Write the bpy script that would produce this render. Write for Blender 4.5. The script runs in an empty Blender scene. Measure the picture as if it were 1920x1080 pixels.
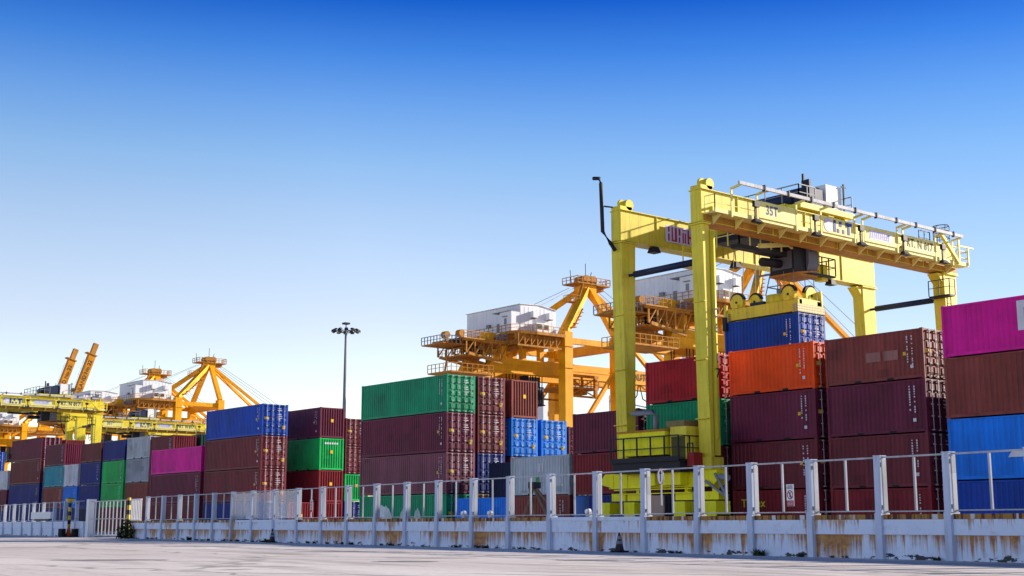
import bpy, math, random
from mathutils import Vector, Matrix
random.seed(7)
SC = bpy.context.scene
COL = SC.collection
R = math.radians
PI = math.pi

# ------------------------------------------------------------------ camera
YAW, PITCH, HEYE = R(39.2), R(10.23), 0.8
cam_d = bpy.data.cameras.new('camera')
cam = bpy.data.objects.new('camera', cam_d); COL.objects.link(cam)
cam_d.sensor_width = 36.0
cam_d.lens = 2463.0 / 1920 * 36.0
cam_d.clip_start = 0.1
cam_d.clip_end = 20000
cam.location = (0, 0, HEYE)
cam.rotation_euler = (PI / 2 + PITCH, 0, -YAW)
SC.camera = cam
HX, HY = math.sin(YAW), math.cos(YAW)          # heading
RX, RY = math.cos(YAW), -math.sin(YAW)         # right of heading

# ------------------------------------------------------------------ world and sun
SUN = Vector((1.40, -0.45, 0.51)).normalized()  # towards the sun
elev = math.asin(SUN.z)
azim = math.atan2(SUN.x, SUN.y)                # clockwise from +Y
SKYK = 1.27                                    # sky held back by what the exposure adds
W = bpy.data.worlds.new('World'); SC.world = W; W.use_nodes = True
nt = W.node_tree
for n in list(nt.nodes): nt.nodes.remove(n)
wo = nt.nodes.new('ShaderNodeOutputWorld')
bg = nt.nodes.new('ShaderNodeBackground')
sky = nt.nodes.new('ShaderNodeTexSky')
sky.sky_type = 'NISHITA'; sky.sun_disc = False
sky.sun_elevation = elev; sky.sun_rotation = azim
sky.air_density = 1.0; sky.dust_density = 0.2; sky.ozone_density = 3.0
# clear tropical sky: white humid horizon, deep polarised blue higher up (tint by elevation angle)
wtc = nt.nodes.new('ShaderNodeTexCoord'); wsp = nt.nodes.new('ShaderNodeSeparateXYZ')
nt.links.new(wtc.outputs['Generated'], wsp.inputs[0])
asn = nt.nodes.new('ShaderNodeMath'); asn.operation = 'ARCSINE'; nt.links.new(wsp.outputs[2], asn.inputs[0])
nrm = nt.nodes.new('ShaderNodeMath'); nrm.operation = 'DIVIDE'; nt.links.new(asn.outputs[0], nrm.inputs[0]); nrm.inputs[1].default_value = R(90)
rmp = nt.nodes.new('ShaderNodeValToRGB'); nt.links.new(nrm.outputs[0], rmp.inputs[0])
TINT = [(0, 1.9, 1.529, 1.28), (5, 1.9, 1.49, 1.264), (8.5, 1.831, 1.328, 1.191), (10.8, 1.747, 1.331, 1.211), (13.2, 1.555, 1.281, 1.21), (15.6, 1.18, 1.199, 1.244), (18, 0.742, 0.979, 1.272), (20.3, 0.299, 0.687, 1.236), (22.8, 0.03, 0.33, 1.02), (32, 0.2, 0.42, 0.8), (50, 0.26, 0.42, 0.75), (90, 0.28, 0.42, 0.72)]
el = rmp.color_ramp.elements
while len(el) < len(TINT): el.new(0.5)
for e_, (a_, r_, g_, b_) in zip(el, TINT): e_.position = a_ / 90.0; e_.color = (r_ / 3, g_ / 3, b_ / 3, 1)
mul = nt.nodes.new('ShaderNodeMix'); mul.data_type = 'RGBA'; mul.blend_type = 'MULTIPLY'; mul.inputs[0].default_value = 1.0
nt.links.new(sky.outputs[0], mul.inputs[6]); nt.links.new(rmp.outputs[0], mul.inputs[7])
dot = nt.nodes.new('ShaderNodeVectorMath'); dot.operation = 'DOT_PRODUCT'
nt.links.new(wtc.outputs['Generated'], dot.inputs[0]); dot.inputs[1].default_value = (SUN.x, SUN.y, SUN.z)
side = nt.nodes.new('ShaderNodeValToRGB'); nt.links.new(dot.outputs['Value'], side.inputs[0])
se = side.color_ramp.elements
se[0].position = 0.30; se[0].color = (1, 1, 1, 1); se[1].position = 0.85; se[1].color = (0.42, 0.58, 0.70, 1)
mul2 = nt.nodes.new('ShaderNodeMix'); mul2.data_type = 'RGBA'; mul2.blend_type = 'MULTIPLY'; mul2.inputs[0].default_value = 1.0
nt.links.new(mul.outputs[2], mul2.inputs[6]); nt.links.new(side.outputs[0], mul2.inputs[7])
nt.links.new(mul2.outputs[2], bg.inputs[0])
bg.inputs[1].default_value = 0.12 * 3 / SKYK
nt.links.new(bg.outputs[0], wo.inputs[0])
sun_d = bpy.data.lights.new('sun', 'SUN'); sun_d.energy = 5.0; sun_d.angle = R(0.5)
sun_d.color = (1.0, 0.90, 0.76)
sun = bpy.data.objects.new('sun', sun_d); COL.objects.link(sun)
sun.rotation_euler = (-SUN).to_track_quat('-Z', 'Y').to_euler()
sun.location = (60, -20, 80)
SC.view_settings.view_transform = 'Standard'
SC.view_settings.look = 'None'
SC.view_settings.exposure = 0.92
SC.view_settings.gamma = 1.0
SC.cycles.max_bounces = 6

# ------------------------------------------------------------------ materials
def lin(r, g, b):
    f = lambda c: (c / 12.92) if c <= 0.04045 else ((c + 0.055) / 1.055) ** 2.4
    return (f(r / 255), f(g / 255), f(b / 255), 1)

MATS = {}
class NT:
    def __init__(s, name):
        s.m = bpy.data.materials.new(name); s.m.use_nodes = True
        s.t = s.m.node_tree
        for n in list(s.t.nodes): s.t.nodes.remove(n)
        s.o = s.n('ShaderNodeOutputMaterial')
        s.b = s.n('ShaderNodeBsdfPrincipled'); s.l(s.b.outputs[0], s.o.inputs[0])
        s.tc = s.n('ShaderNodeTexCoord')
    def n(s, t, **k):
        x = s.t.nodes.new(t)
        for a, v in k.items(): setattr(x, a, v)
        return x
    def l(s, a, b): s.t.links.new(a, b)
    def map(s, scale, src='Object', loc=None):
        m = s.n('ShaderNodeMapping'); m.inputs['Scale'].default_value = scale
        s.l(s.tc.outputs[src], m.inputs[0])
        if loc is not None: s.l(loc, m.inputs['Location'])
        return m.outputs[0]
    def noise(s, vec, scale=5, detail=4, rough=0.6):
        x = s.n('ShaderNodeTexNoise'); x.inputs['Scale'].default_value = scale
        x.inputs['Detail'].default_value = detail; x.inputs['Roughness'].default_value = rough
        s.l(vec, x.inputs['Vector']); return x.outputs[0]
    def ramp(s, fac, a, b, ca=(0, 0, 0, 1), cb=(1, 1, 1, 1)):
        x = s.n('ShaderNodeValToRGB'); e = x.color_ramp.elements
        e[0].position, e[1].position = a, b; e[0].color, e[1].color = ca, cb
        s.l(fac, x.inputs[0]); return x.outputs[0]
    def mix(s, fac, a, b, mode='MIX'):
        x = s.n('ShaderNodeMix', data_type='RGBA', blend_type=mode)
        for v, i in ((fac, 0), (a, 6), (b, 7)):
            if hasattr(v, 'is_output'): s.l(v, x.inputs[i])
            else: x.inputs[i].default_value = v
        return x.outputs[2]
    def math(s, op, a, b=0.0):
        x = s.n('ShaderNodeMath', operation=op)
        for v, i in ((a, 0), (b, 1)):
            if hasattr(v, 'is_output'): s.l(v, x.inputs[i])
            else: x.inputs[i].default_value = v
        return x.outputs[0]
    def bump(s, h, st=0.2, d=0.02):
        x = s.n('ShaderNodeBump'); x.inputs['Strength'].default_value = st; x.inputs['Distance'].default_value = d
        s.l(h, x.inputs['Height']); s.l(x.outputs[0], s.b.inputs['Normal'])

def paint(name, c, rough=0.5, dirt=0.35, rust=0.25, var=0.25, metal=0.0, grime=(0.022, 0.016, 0.014, 1)):
    """weathered paint: tone drift, vertical dirt runs and rust specks, different on every object"""
    k = (name,)
    if k in MATS: return MATS[k]
    s = NT(name)
    oi = s.n('ShaderNodeObjectInfo')
    rnd = s.math('MULTIPLY', oi.outputs['Random'], 80.0)
    cmb = s.n('ShaderNodeCombineXYZ')
    s.l(rnd, cmb.inputs[0]); s.l(rnd, cmb.inputs[1])
    big = s.noise(s.map((0.35, 0.35, 0.5), loc=cmb.outputs[0]), 1.0, 5, 0.6)
    run = s.noise(s.map((5, 5, 0.35), loc=cmb.outputs[0]), 1.0, 4, 0.65)
    spk = s.noise(s.map((3, 3, 3), loc=cmb.outputs[0]), 2.5, 6, 0.7)
    lo = tuple(x * (1 - var) for x in c[:3]) + (1,)
    hi = tuple(min(1, x * (1 + var) + 0.003) for x in c[:3]) + (1,)
    base = s.mix(s.ramp(big, 0.3, 0.7), lo, hi)
    pan = s.noise(s.map((0.9, 0.9, 0.04), loc=cmb.outputs[0]), 1.0, 2, 0.5)
    base = s.mix(s.math('MULTIPLY', s.ramp(pan, 0.52, 0.60), 0.28 if var > 0.2 else 0.1), base, tuple(min(1, x * 1.5 + 0.012) for x in c[:3]) + (1,))
    vo = s.n('ShaderNodeTexVoronoi', distance='CHEBYCHEV'); vo.inputs['Scale'].default_value = 0.55; s.l(s.map((1, 1, 1.4), loc=cmb.outputs[0]), vo.inputs['Vector'])
    pat = s.math('MULTIPLY', s.ramp(vo.outputs['Distance'], 0.20, 0.22, (1, 1, 1, 1), (0, 0, 0, 1)), s.ramp(vo.outputs['Color'], 0.60, 0.62))
    base = s.mix(s.math('MULTIPLY', pat, 0.4 if var > 0.2 else 0.0), base, tuple(x * 0.45 for x in c[:3]) + (1,))
    d = s.math('MULTIPLY', s.ramp(run, 0.48, 0.72), dirt)
    base = s.mix(d, base, grime)
    if rust:
        rr = s.math('MULTIPLY', s.math('MAXIMUM', s.ramp(spk, 0.62, 0.70), s.math('MULTIPLY', s.ramp(spk, 0.52, 0.60), s.ramp(run, 0.58, 0.66))), rust)
        base = s.mix(rr, base, (0.16, 0.06, 0.025, 1))
    s.l(base, s.b.inputs['Base Color'])
    s.b.inputs['Roughness'].default_value = rough
    s.b.inputs['Metallic'].default_value = metal
    s.b.inputs['Specular IOR Level'].default_value = 0.16
    rg = s.math('ADD', s.math('MULTIPLY', big, 0.25), rough - 0.12)
    s.l(rg, s.b.inputs['Roughness'])
    s.bump(spk, 0.15, 0.01)
    MATS[k] = s.m
    return s.m

def plain(name, c, rough=0.6, metal=0.0):
    return paint(name, c, rough, dirt=0.15, rust=0.0, var=0.12, metal=metal)

C_MAROON = paint('maroon_paint', (0.150, 0.020, 0.030, 1))
C_PLUM = paint('plum_paint', (0.135, 0.014, 0.042, 1))
C_MAUVE = paint('mauve_paint', (0.20, 0.058, 0.085, 1))
C_BROWN = paint('brown_paint', (0.225, 0.045, 0.036, 1))
C_RED = paint('red_paint', (0.42, 0.012, 0.022, 1), dirt=0.25)
C_REDBROWN = paint('red_brown_paint', (0.21, 0.012, 0.020, 1))
C_ORANGE = paint('orange_red_paint', (0.85, 0.070, 0.004, 1), dirt=0.12)
C_GREEN = paint('green_paint', (0.004, 0.27, 0.12, 1), dirt=0.2, rust=0.12)
C_LGREEN = paint('bright_green_paint', (0.004, 0.42, 0.09, 1), dirt=0.2, rust=0.12)
C_DGREEN = paint('dark_green_paint', (0.008, 0.045, 0.028, 1))
C_TEAL = paint('teal_paint', (0.02, 0.27, 0.33, 1), dirt=0.25)
C_NAVY = paint('navy_paint', (0.006, 0.020, 0.17, 1))
C_DNAVY = paint('dark_navy_paint', (0.008, 0.016, 0.055, 1))
C_BLUE = paint('blue_paint', (0.004, 0.055, 0.36, 1), dirt=0.2, rust=0.12)
C_SKYBLUE = paint('bright_blue_paint', (0.006, 0.19, 0.72, 1), dirt=0.2, rust=0.12)
C_GREY = paint('light_grey_paint', (0.42, 0.45, 0.47, 1), dirt=0.3)
C_MGREY = paint('mid_grey_paint', (0.30, 0.32, 0.36, 1), dirt=0.3)
C_PALE = paint('pale_grey_paint', (0.56, 0.57, 0.60, 1), dirt=0.3)
C_PINK = paint('magenta_paint', (0.66, 0.006, 0.27, 1), dirt=0.15, rust=0.1)
C_GOLD = paint('dark_ochre_paint', (0.12, 0.075, 0.03, 1))

M_YEL = paint('crane_yellow_paint', (0.77, 0.63, 0.045, 1), rough=0.42, dirt=0.30, rust=0.4, var=0.14, grime=(0.16, 0.10, 0.03, 1))
M_YEL2 = paint('bright_yellow_paint', (0.95, 0.84, 0.012, 1), rough=0.5, dirt=0.2, rust=0.12, var=0.08, grime=(0.16, 0.10, 0.03, 1))
M_YELP = paint('pale_yellow_paint', (0.74, 0.67, 0.22, 1), rough=0.55, dirt=0.25, rust=0.1, var=0.12, grime=(0.20, 0.14, 0.06, 1))
M_ORA = paint('quay_crane_orange_paint', (0.82, 0.37, 0.004, 1), rough=0.5, dirt=0.25, rust=0.2, var=0.15, grime=(0.12, 0.04, 0.015, 1))
M_BOOM = paint('weathered_boom_paint', (0.56, 0.22, 0.006, 1), rough=0.55, dirt=0.4, rust=0.4, var=0.25, grime=(0.10, 0.035, 0.012, 1))
M_RUSTO = paint('rusty_orange_paint', (0.46, 0.20, 0.03, 1), rough=0.7, dirt=0.5, rust=0.5)
M_DARK = plain('dark_steel', (0.022, 0.022, 0.028, 1), 0.55)
M_BLK = plain('black_rubber', (0.012, 0.012, 0.013, 1), 0.8)
M_BLUEST = plain('dark_blue_steel', (0.02, 0.03, 0.075, 1), 0.5)
M_STEEL = plain('grey_steel', (0.23, 0.24, 0.26, 1), 0.5)
M_LSTEEL = plain('galvanised_steel', (0.42, 0.42, 0.43, 1), 0.5)
M_RAILP = paint('weathered_rail_paint', (0.44, 0.45, 0.48, 1), rough=0.6, dirt=0.4, rust=0.25)
M_WHITE = paint('white_paint', (0.78, 0.78, 0.78, 1), rough=0.55, dirt=0.1, rust=0.0, var=0.05, grime=(0.4, 0.38, 0.36, 1))
M_HOUSE = paint('machine_house_white', (0.72, 0.73, 0.76, 1), rough=0.55, dirt=0.12, rust=0.0, var=0.04, grime=(0.4, 0.35, 0.3, 1))
M_GLASS = plain('dark_glass', (0.03, 0.035, 0.05, 1), 0.12)
M_CABG = plain('cabin_grey', (0.13, 0.14, 0.18, 1), 0.4)
M_STICK = plain('sticker_yellow', (0.75, 0.45, 0.02, 1), 0.6)
M_MARK = plain('marking_white', (0.62, 0.62, 0.64, 1), 0.6)
M_TXTB = plain('lettering_blue', (0.03, 0.07, 0.26, 1), 0.6)
M_TXTK = plain('lettering_dark', (0.035, 0.03, 0.03, 1), 0.6)
M_TXTR = plain('lettering_red', (0.42, 0.03, 0.07, 1), 0.6)
M_TXTY = plain('lettering_yellow', (0.7, 0.55, 0.03, 1), 0.6)
M_REDP = plain('red_panel_paint', (0.30, 0.02, 0.02, 1), 0.5)
M_WOOD = plain('weathered_wood', (0.24, 0.15, 0.085, 1), 0.8)
M_LEAF = plain('weed_leaf', (0.025, 0.045, 0.012, 1), 0.7)
M_DRUM = plain('blue_drum_plastic', (0.07, 0.16, 0.42, 1), 0.45)
M_POCKET = plain('pocket_shadow_steel', (0.02, 0.018, 0.018, 1), 0.8)
M_OCONE = plain('cone_orange', (0.62, 0.10, 0.015, 1), 0.6)
M_SIGNP = plain('blue_sign_paint', (0.35, 0.36, 0.62, 1), 0.6)
M_PURP = plain('sign_backing_lilac', (0.62, 0.60, 0.70, 1), 0.6)

def ground_mat():
    s = NT('concrete_apron')
    ca, sa = math.cos(R(6.1)), math.sin(R(6.1))
    mp = s.n('ShaderNodeMapping'); mp.inputs['Rotation'].default_value = (0, 0, R(6.1))
    s.l(s.tc.outputs['Object'], mp.inputs[0])
    def mv(sc):
        m = s.n('ShaderNodeMapping'); m.inputs['Scale'].default_value = sc; s.l(mp.outputs[0], m.inputs[0]); return m.outputs[0]
    big = s.noise(mv((0.10, 0.035, 1)), 1, 5, 0.6)
    med = s.noise(mv((0.55, 0.09, 1)), 1, 6, 0.65)
    fin = s.noise(mv((6, 3, 1)), 1, 6, 0.7)
    c = s.mix(s.ramp(big, 0.35, 0.65), (0.56, 0.49, 0.44, 1), (0.76, 0.69, 0.63, 1))
    c = s.mix(s.math('MULTIPLY', s.ramp(med, 0.52, 0.68), 0.75), c, (0.30, 0.265, 0.25, 1))
    c = s.mix(s.math('MULTIPLY', s.ramp(fin, 0.45, 0.75), 0.35), c, (0.22, 0.20, 0.18, 1))
    # tyre scuffs: warped rings
    nz = s.noise(mv((0.25, 0.25, 1)), 1, 3, 0.5)
    wv = s.n('ShaderNodeTexWave', wave_type='RINGS', rings_direction='Z')
    wv.inputs['Scale'].default_value = 0.22; wv.inputs['Distortion'].default_value = 7; wv.inputs['Detail'].default_value = 2
    wv.inputs['Detail Scale'].default_value = 0.6
    s.l(mv((1, 0.6, 1)), wv.inputs[0])
    c = s.mix(s.math('MULTIPLY', s.math('MULTIPLY', s.ramp(wv.outputs[0], 0.86, 0.97), s.ramp(nz, 0.48, 0.62)), 0.55), c, (0.12, 0.11, 0.11, 1))
    # cracks
    vo = s.n('ShaderNodeTexVoronoi', feature='DISTANCE_TO_EDGE'); vo.inputs['Scale'].default_value = 1
    wob = s.n('ShaderNodeMix', data_type='RGBA'); wob.inputs[0].default_value = 0.25
    nn = s.n('ShaderNodeTexNoise'); nn.inputs['Scale'].default_value = 0.8; s.l(mp.outputs[0], nn.inputs['Vector'])
    s.l(mv((0.16, 0.07, 1)), wob.inputs[6]); s.l(nn.outputs['Color'], wob.inputs[7])
    s.l(wob.outputs[2], vo.inputs['Vector'])
    c = s.mix(s.math('MULTIPLY', s.ramp(vo.outputs[0], 0.004, 0.018, (1, 1, 1, 1), (0, 0, 0, 1)), 0.55), c, (0.09, 0.085, 0.08, 1))
    br = s.n('ShaderNodeTexBrick'); br.offset = 0.5; br.inputs['Scale'].default_value = 1.0
    br.inputs['Brick Width'].default_value = 7.0; br.inputs['Row Height'].default_value = 5.0; br.inputs['Mortar Size'].default_value = 0.035
    br.inputs['Color1'].default_value = (1, 1, 1, 1); br.inputs['Color2'].default_value = (0.86, 0.86, 0.87, 1); br.inputs['Mortar'].default_value = (0.30, 0.29, 0.29, 1)
    mr = s.n('ShaderNodeMapping'); mr.inputs['Rotation'].default_value = (0, 0, R(90)); s.l(mp.outputs[0], mr.inputs[0]); s.l(mr.outputs[0], br.inputs['Vector'])
    c = s.mix(0.55, c, br.outputs['Color'], 'MULTIPLY')
    oil = s.noise(mv((0.35, 0.22, 1)), 1, 4, 0.6)
    c = s.mix(s.math('MULTIPLY', s.ramp(oil, 0.66, 0.74), 0.6), c, (0.10, 0.095, 0.095, 1))
    s.l(c, s.b.inputs['Base Color']); s.b.inputs['Roughness'].default_value = 0.85
    s.bump(fin, 0.25, 0.02)
    return s.m
def wall_mat(name, rust_top, amount, upper=False):
    """white painted concrete; rust runs that start at rust_top and drip down, dark broken spots near the foot"""
    s = NT(name)
    sep = s.n('ShaderNodeSeparateXYZ'); s.l(s.tc.outputs['Object'], sep.inputs[0])
    z = sep.outputs[2]
    base = s.noise(s.map((1.2, 1.2, 1.2)), 1, 6, 0.65)
    c = s.mix(s.ramp(base, 0.3, 0.7), (0.60, 0.68, 0.84, 1), (0.69, 0.76, 0.89, 1))
    blot = s.noise(s.map((3.0, 3.0, 5.0)), 1, 5, 0.7)
    c = s.mix(s.math('MULTIPLY', s.ramp(blot, 0.52, 0.7), 0.4), c, (0.36, 0.38, 0.42, 1))
    if amount > 0:
        st = s.noise(s.map((4.2, 1, 0.16)), 1, 5, 0.8)
        zone = s.noise(s.map((0.42, 1, 0.0)), 1, 2, 0.5)
        fall = s.n('ShaderNodeMapRange'); fall.inputs[1].default_value = rust_top - 0.62; fall.inputs[2].default_value = rust_top
        fall.inputs[3].default_value = -0.12; fall.inputs[4].default_value = 0.09; s.l(z, fall.inputs[0])
        v = s.math('ADD', s.math('ADD', st, fall.outputs[0]), s.math('MULTIPLY', s.math('SUBTRACT', zone, 0.48), 1.0))
        rc = s.mix(s.ramp(blot, 0.35, 0.65), (0.54, 0.25, 0.018, 1), (0.22, 0.062, 0.008, 1))
        c = s.mix(s.math('MULTIPLY', s.ramp(v, 0.60, 0.68) if upper else s.ramp(v, 0.45, 0.60), amount), c, rc)
    if not upper:
        hole = s.noise(s.map((1.8, 1, 5.0)), 1, 4, 0.7)
        hz = s.n('ShaderNodeMapRange'); hz.inputs[1].default_value = 0.26; hz.inputs[2].default_value = 0.06
        hz.inputs[3].default_value = -0.25; hz.inputs[4].default_value = 0.05; s.l(z, hz.inputs[0])
        c = s.mix(s.ramp(s.math('ADD', hole, hz.outputs[0]), 0.56, 0.59), c, (0.03, 0.032, 0.04, 1))
    s.l(c, s.b.inputs['Base Color']); s.b.inputs['Roughness'].default_value = 0.7
    s.bump(blot, 0.3, 0.02)
    return s.m
def coping_mat():
    s = NT('rusty_coping')
    st = s.noise(s.map((4.5, 0.2, 0.2)), 1, 2, 0.8)
    c = s.mix(s.ramp(st, 0.42, 0.52), (0.085, 0.028, 0.010, 1), (0.36, 0.18, 0.04, 1))
    st2 = s.noise(s.map((3.1, 0.2, 0.2)), 1.3, 1, 0.5)
    c = s.mix(s.ramp(st2, 0.60, 0.66), c, (0.58, 0.56, 0.54, 1))
    s.l(c, s.b.inputs['Base Color']); s.b.inputs['Roughness'].default_value = 0.85
    return s.m
def net_mat():
    s = NT('white_netting')
    tr = s.n('ShaderNodeBsdfTransparent'); mx = s.n('ShaderNodeMixShader')
    s.b.inputs['Base Color'].default_value = (0.72, 0.74, 0.78, 1); s.b.inputs['Roughness'].default_value = 0.9
    mx.inputs[0].default_value = 0.30
    s.l(tr.outputs[0], mx.inputs[1]); s.l(s.b.outputs[0], mx.inputs[2]); s.l(mx.outputs[0], s.o.inputs[0])
    return s.m
def water_mat():
    s = NT('harbour_water')
    s.b.inputs['Base Color'].default_value = (0.02, 0.05, 0.07, 1); s.b.inputs['Roughness'].default_value = 0.12
    s.bump(s.noise(s.map((0.6, 0.3, 1)), 1, 5, 0.6), 0.4, 0.2)
    return s.m
def striped_mat(name, a, b, scale):
    s = NT(name)
    wv = s.n('ShaderNodeTexWave', wave_type='BANDS', bands_direction='Z', wave_profile='SAW'); wv.inputs['Scale'].default_value = scale
    s.l(s.tc.outputs['Object'], wv.inputs[0])
    s.l(s.mix(s.ramp(wv.outputs[0], 0.49, 0.51), a, b), s.b.inputs['Base Color']); s.b.inputs['Roughness'].default_value = 0.6
    return s.m
def checker_mat():
    s = NT('worn_diamond_plate')
    ch = s.n('ShaderNodeTexChecker'); ch.inputs['Scale'].default_value = 9
    mp = s.n('ShaderNodeMapping'); mp.inputs['Rotation'].default_value = (0, R(45), 0); s.l(s.tc.outputs['Object'], mp.inputs[0])
    s.l(mp.outputs[0], ch.inputs[0])
    ch.inputs[1].default_value = (0.60, 0.50, 0.12, 1); ch.inputs[2].default_value = (0.24, 0.20, 0.10, 1)
    s.l(ch.outputs[0], s.b.inputs['Base Color']); s.b.inputs['Roughness'].default_value = 0.6
    return s.m
M_NET = net_mat(); M_COPE = coping_mat()
M_STRIPE = striped_mat('yellow_black_stripes', (0.62, 0.44, 0.02, 1), (0.015, 0.015, 0.015, 1), 0.55)
M_CHECK = checker_mat()

# ------------------------------------------------------------------ mesh helpers
class MB:
    def __init__(s): s.v = []; s.f = []; s.mi = []; s.cur = 0; s.smooth = set()
    def add(s, vs, fs):
        o = len(s.v); s.v += [tuple(v) for v in vs]
        for f in fs: s.f.append(tuple(i + o for i in f)); s.mi.append(s.cur)
        return s
    def m(s, i): s.cur = i; return s
    def box(s, x0, x1, y0, y1, z0, z1):
        return s.add([(x0, y0, z0), (x1, y0, z0), (x1, y1, z0), (x0, y1, z0), (x0, y0, z1), (x1, y0, z1), (x1, y1, z1), (x0, y1, z1)],
                     [(0, 3, 2, 1), (4, 5, 6, 7), (0, 1, 5, 4), (1, 2, 6, 5), (2, 3, 7, 6), (3, 0, 4, 7)])
    def taper(s, b, z0, t, z1):
        """b, t = (x0,x1,y0,y1) at bottom and top"""
        return s.add([(b[0], b[2], z0), (b[1], b[2], z0), (b[1], b[3], z0), (b[0], b[3], z0), (t[0], t[2], z1), (t[1], t[2], z1), (t[1], t[3], z1), (t[0], t[3], z1)],
                     [(0, 3, 2, 1), (4, 5, 6, 7), (0, 1, 5, 4), (1, 2, 6, 5), (2, 3, 7, 6), (3, 0, 4, 7)])
    def bar(s, p, q, w, h=None, w2=None, h2=None):
        """rectangular beam from p to q; w across, h upwards"""
        p, q = Vector(p), Vector(q); h = h or w; w2 = w2 or w; h2 = h2 or h
        d = (q - p).normalized()
        up = Vector((0, 0, 1)) if abs(d.z) < 0.95 else Vector((0, 1, 0))
        sx = d.cross(up).normalized(); sz = sx.cross(d).normalized()
        vs = []
        for c, a, b in ((p, w, h), (q, w2, h2)):
            for i, j in ((-1, -1), (1, -1), (1, 1), (-1, 1)): vs.append(c + sx * (a / 2 * i) + sz * (b / 2 * j))
        return s.add(vs, [(3, 2, 1, 0), (4, 5, 6, 7), (0, 1, 5, 4), (1, 2, 6, 5), (2, 3, 7, 6), (3, 0, 4, 7)])
    def tube(s, pts, r, n=8, r2=None):
        pts = [Vector(p) for p in pts]; k = len(pts); o = len(s.v)
        for i, p in enumerate(pts):
            d = (pts[min(i + 1, k - 1)] - pts[max(i - 1, 0)]).normalized()
            up = Vector((0, 0, 1)) if abs(d.z) < 0.9 else Vector((0, 1, 0))
            a = d.cross(up).normalized(); b = a.cross(d).normalized()
            rr = r if r2 is None else r + (r2 - r) * i / (k - 1)
            for j in range(n):
                t = 2 * PI * j / n; s.v.append(tuple(p + a * (rr * math.cos(t)) + b * (rr * math.sin(t))))
        for i in range(k - 1):
            for j in range(n):
                j2 = (j + 1) % n
                s.f.append((o + i * n + j, o + i * n + j2, o + (i + 1) * n + j2, o + (i + 1) * n + j)); s.mi.append(s.cur); s.smooth.add(len(s.f) - 1)
        s.f.append(tuple(o + j for j in reversed(range(n)))); s.mi.append(s.cur)
        s.f.append(tuple(o + (k - 1) * n + j for j in range(n))); s.mi.append(s.cur)
        return s
    def prism(s, poly, axis, a, b):
        """polygon in the plane normal to axis, extruded from a to b. axis 0: poly=(y,z) 1: (x,z) 2: (x,y)"""
        def P(u, v, t): return (t, u, v) if axis == 0 else ((u, t, v) if axis == 1 else (u, v, t))
        n = len(poly); vs = [P(u, v, a) for u, v in poly] + [P(u, v, b) for u, v in poly]
        return s.add(vs, [tuple(range(n)), tuple(reversed(range(n, 2 * n)))] + [(i, i + n, (i + 1) % n + n, (i + 1) % n) for i in range(n)])
    def disc(s, c, r, axis, t, n=20, a0=0.0, a1=2 * PI):
        full = abs(a1 - a0 - 2 * PI) < 1e-6
        k = n if full else n + 1
        cc = [c[i] for i in range(3) if i != axis]
        poly = [(cc[0] + r * math.cos(a0 + (a1 - a0) * i / n), cc[1] + r * math.sin(a0 + (a1 - a0) * i / n)) for i in range(k)]
        return s.prism(poly, axis, c[axis] - t / 2, c[axis] + t / 2)
    def rail(s, pts, h=1.05, r=0.025, post=1.5, mid=True):
        """handrail of round bars along a polyline of floor points"""
        for a, b in zip(pts, pts[1:]):
            a, b = Vector(a), Vector(b); L = (b - a).length; n = max(1, round(L / post))
            up = Vector((0, 0, h))
            s.bar(a + up, b + up, 2 * r)
            if mid: s.bar(a + up * 0.5, b + up * 0.5, 1.5 * r)
            for i in range(n + 1):
                p = a.lerp(b, i / n); s.bar(p, p + up, 2 * r)
        return s
    def mesh(s, name, mats):
        me = bpy.data.meshes.new(name); me.from_pydata(s.v, [], s.f)
        for m in mats: me.materials.append(m)
        if len(mats) > 1:
            for p, i in zip(me.polygons, s.mi): p.material_index = i
        for i in s.smooth: me.polygons[i].use_smooth = True
        me.update(); 
        import bmesh
        bm = bmesh.new(); bm.from_mesh(me); bmesh.ops.recalc_face_normals(bm, faces=bm.faces); bm.to_mesh(me); bm.free()
        return me
    def build(s, name, mats, parent=None, loc=(0, 0, 0)):
        if not isinstance(mats, (list, tuple)): mats = [mats]
        return link(name, s.mesh(name, mats), parent, loc)

def link(name, me, parent=None, loc=(0, 0, 0), rot=(0, 0, 0)):
    o = bpy.data.objects.new(name, me); COL.objects.link(o)
    o.location = loc; o.rotation_euler = rot
    if parent: o.parent = parent
    return o
def tag(o, label, cat, group=None):
    o['label'] = label; o['category'] = cat
    if group: o['group'] = group
    return o
def thing(name, label, cat, loc=(0, 0, 0), rz=0.0, group=None):
    return tag(link(name, None, None, loc, (0, 0, rz)), label, cat, group)
def copy_tree(o, parent=None):
    kids = list(o.children)
    c = o.copy(); COL.objects.link(c); c.parent = parent
    for k in kids: copy_tree(k, c)
    return c
def text_mesh(txt, size, mat, depth=0.006, bold=0.0, squeeze=1.0):
    cu = bpy.data.curves.new('lettering', 'FONT'); cu.body = txt; cu.size = size; cu.extrude = depth; cu.offset = bold
    cu.align_x = 'CENTER'; cu.align_y = 'CENTER'; cu.space_character = 1.05
    ob = bpy.data.objects.new('lettering_source', cu); COL.objects.link(ob)
    dg = bpy.context.evaluated_depsgraph_get()
    me = bpy.data.meshes.new_from_object(ob.evaluated_get(dg))
    bpy.data.objects.remove(ob)
    if squeeze != 1.0: me.transform(Matrix.Diagonal((squeeze, 1, 1, 1)))
    me.materials.clear(); me.materials.append(mat)
    return me
FACE_MY = (PI / 2, 0, 0)            # text readable from -Y
FACE_MX = (PI / 2, 0, -PI / 2)      # text readable from -X

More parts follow.
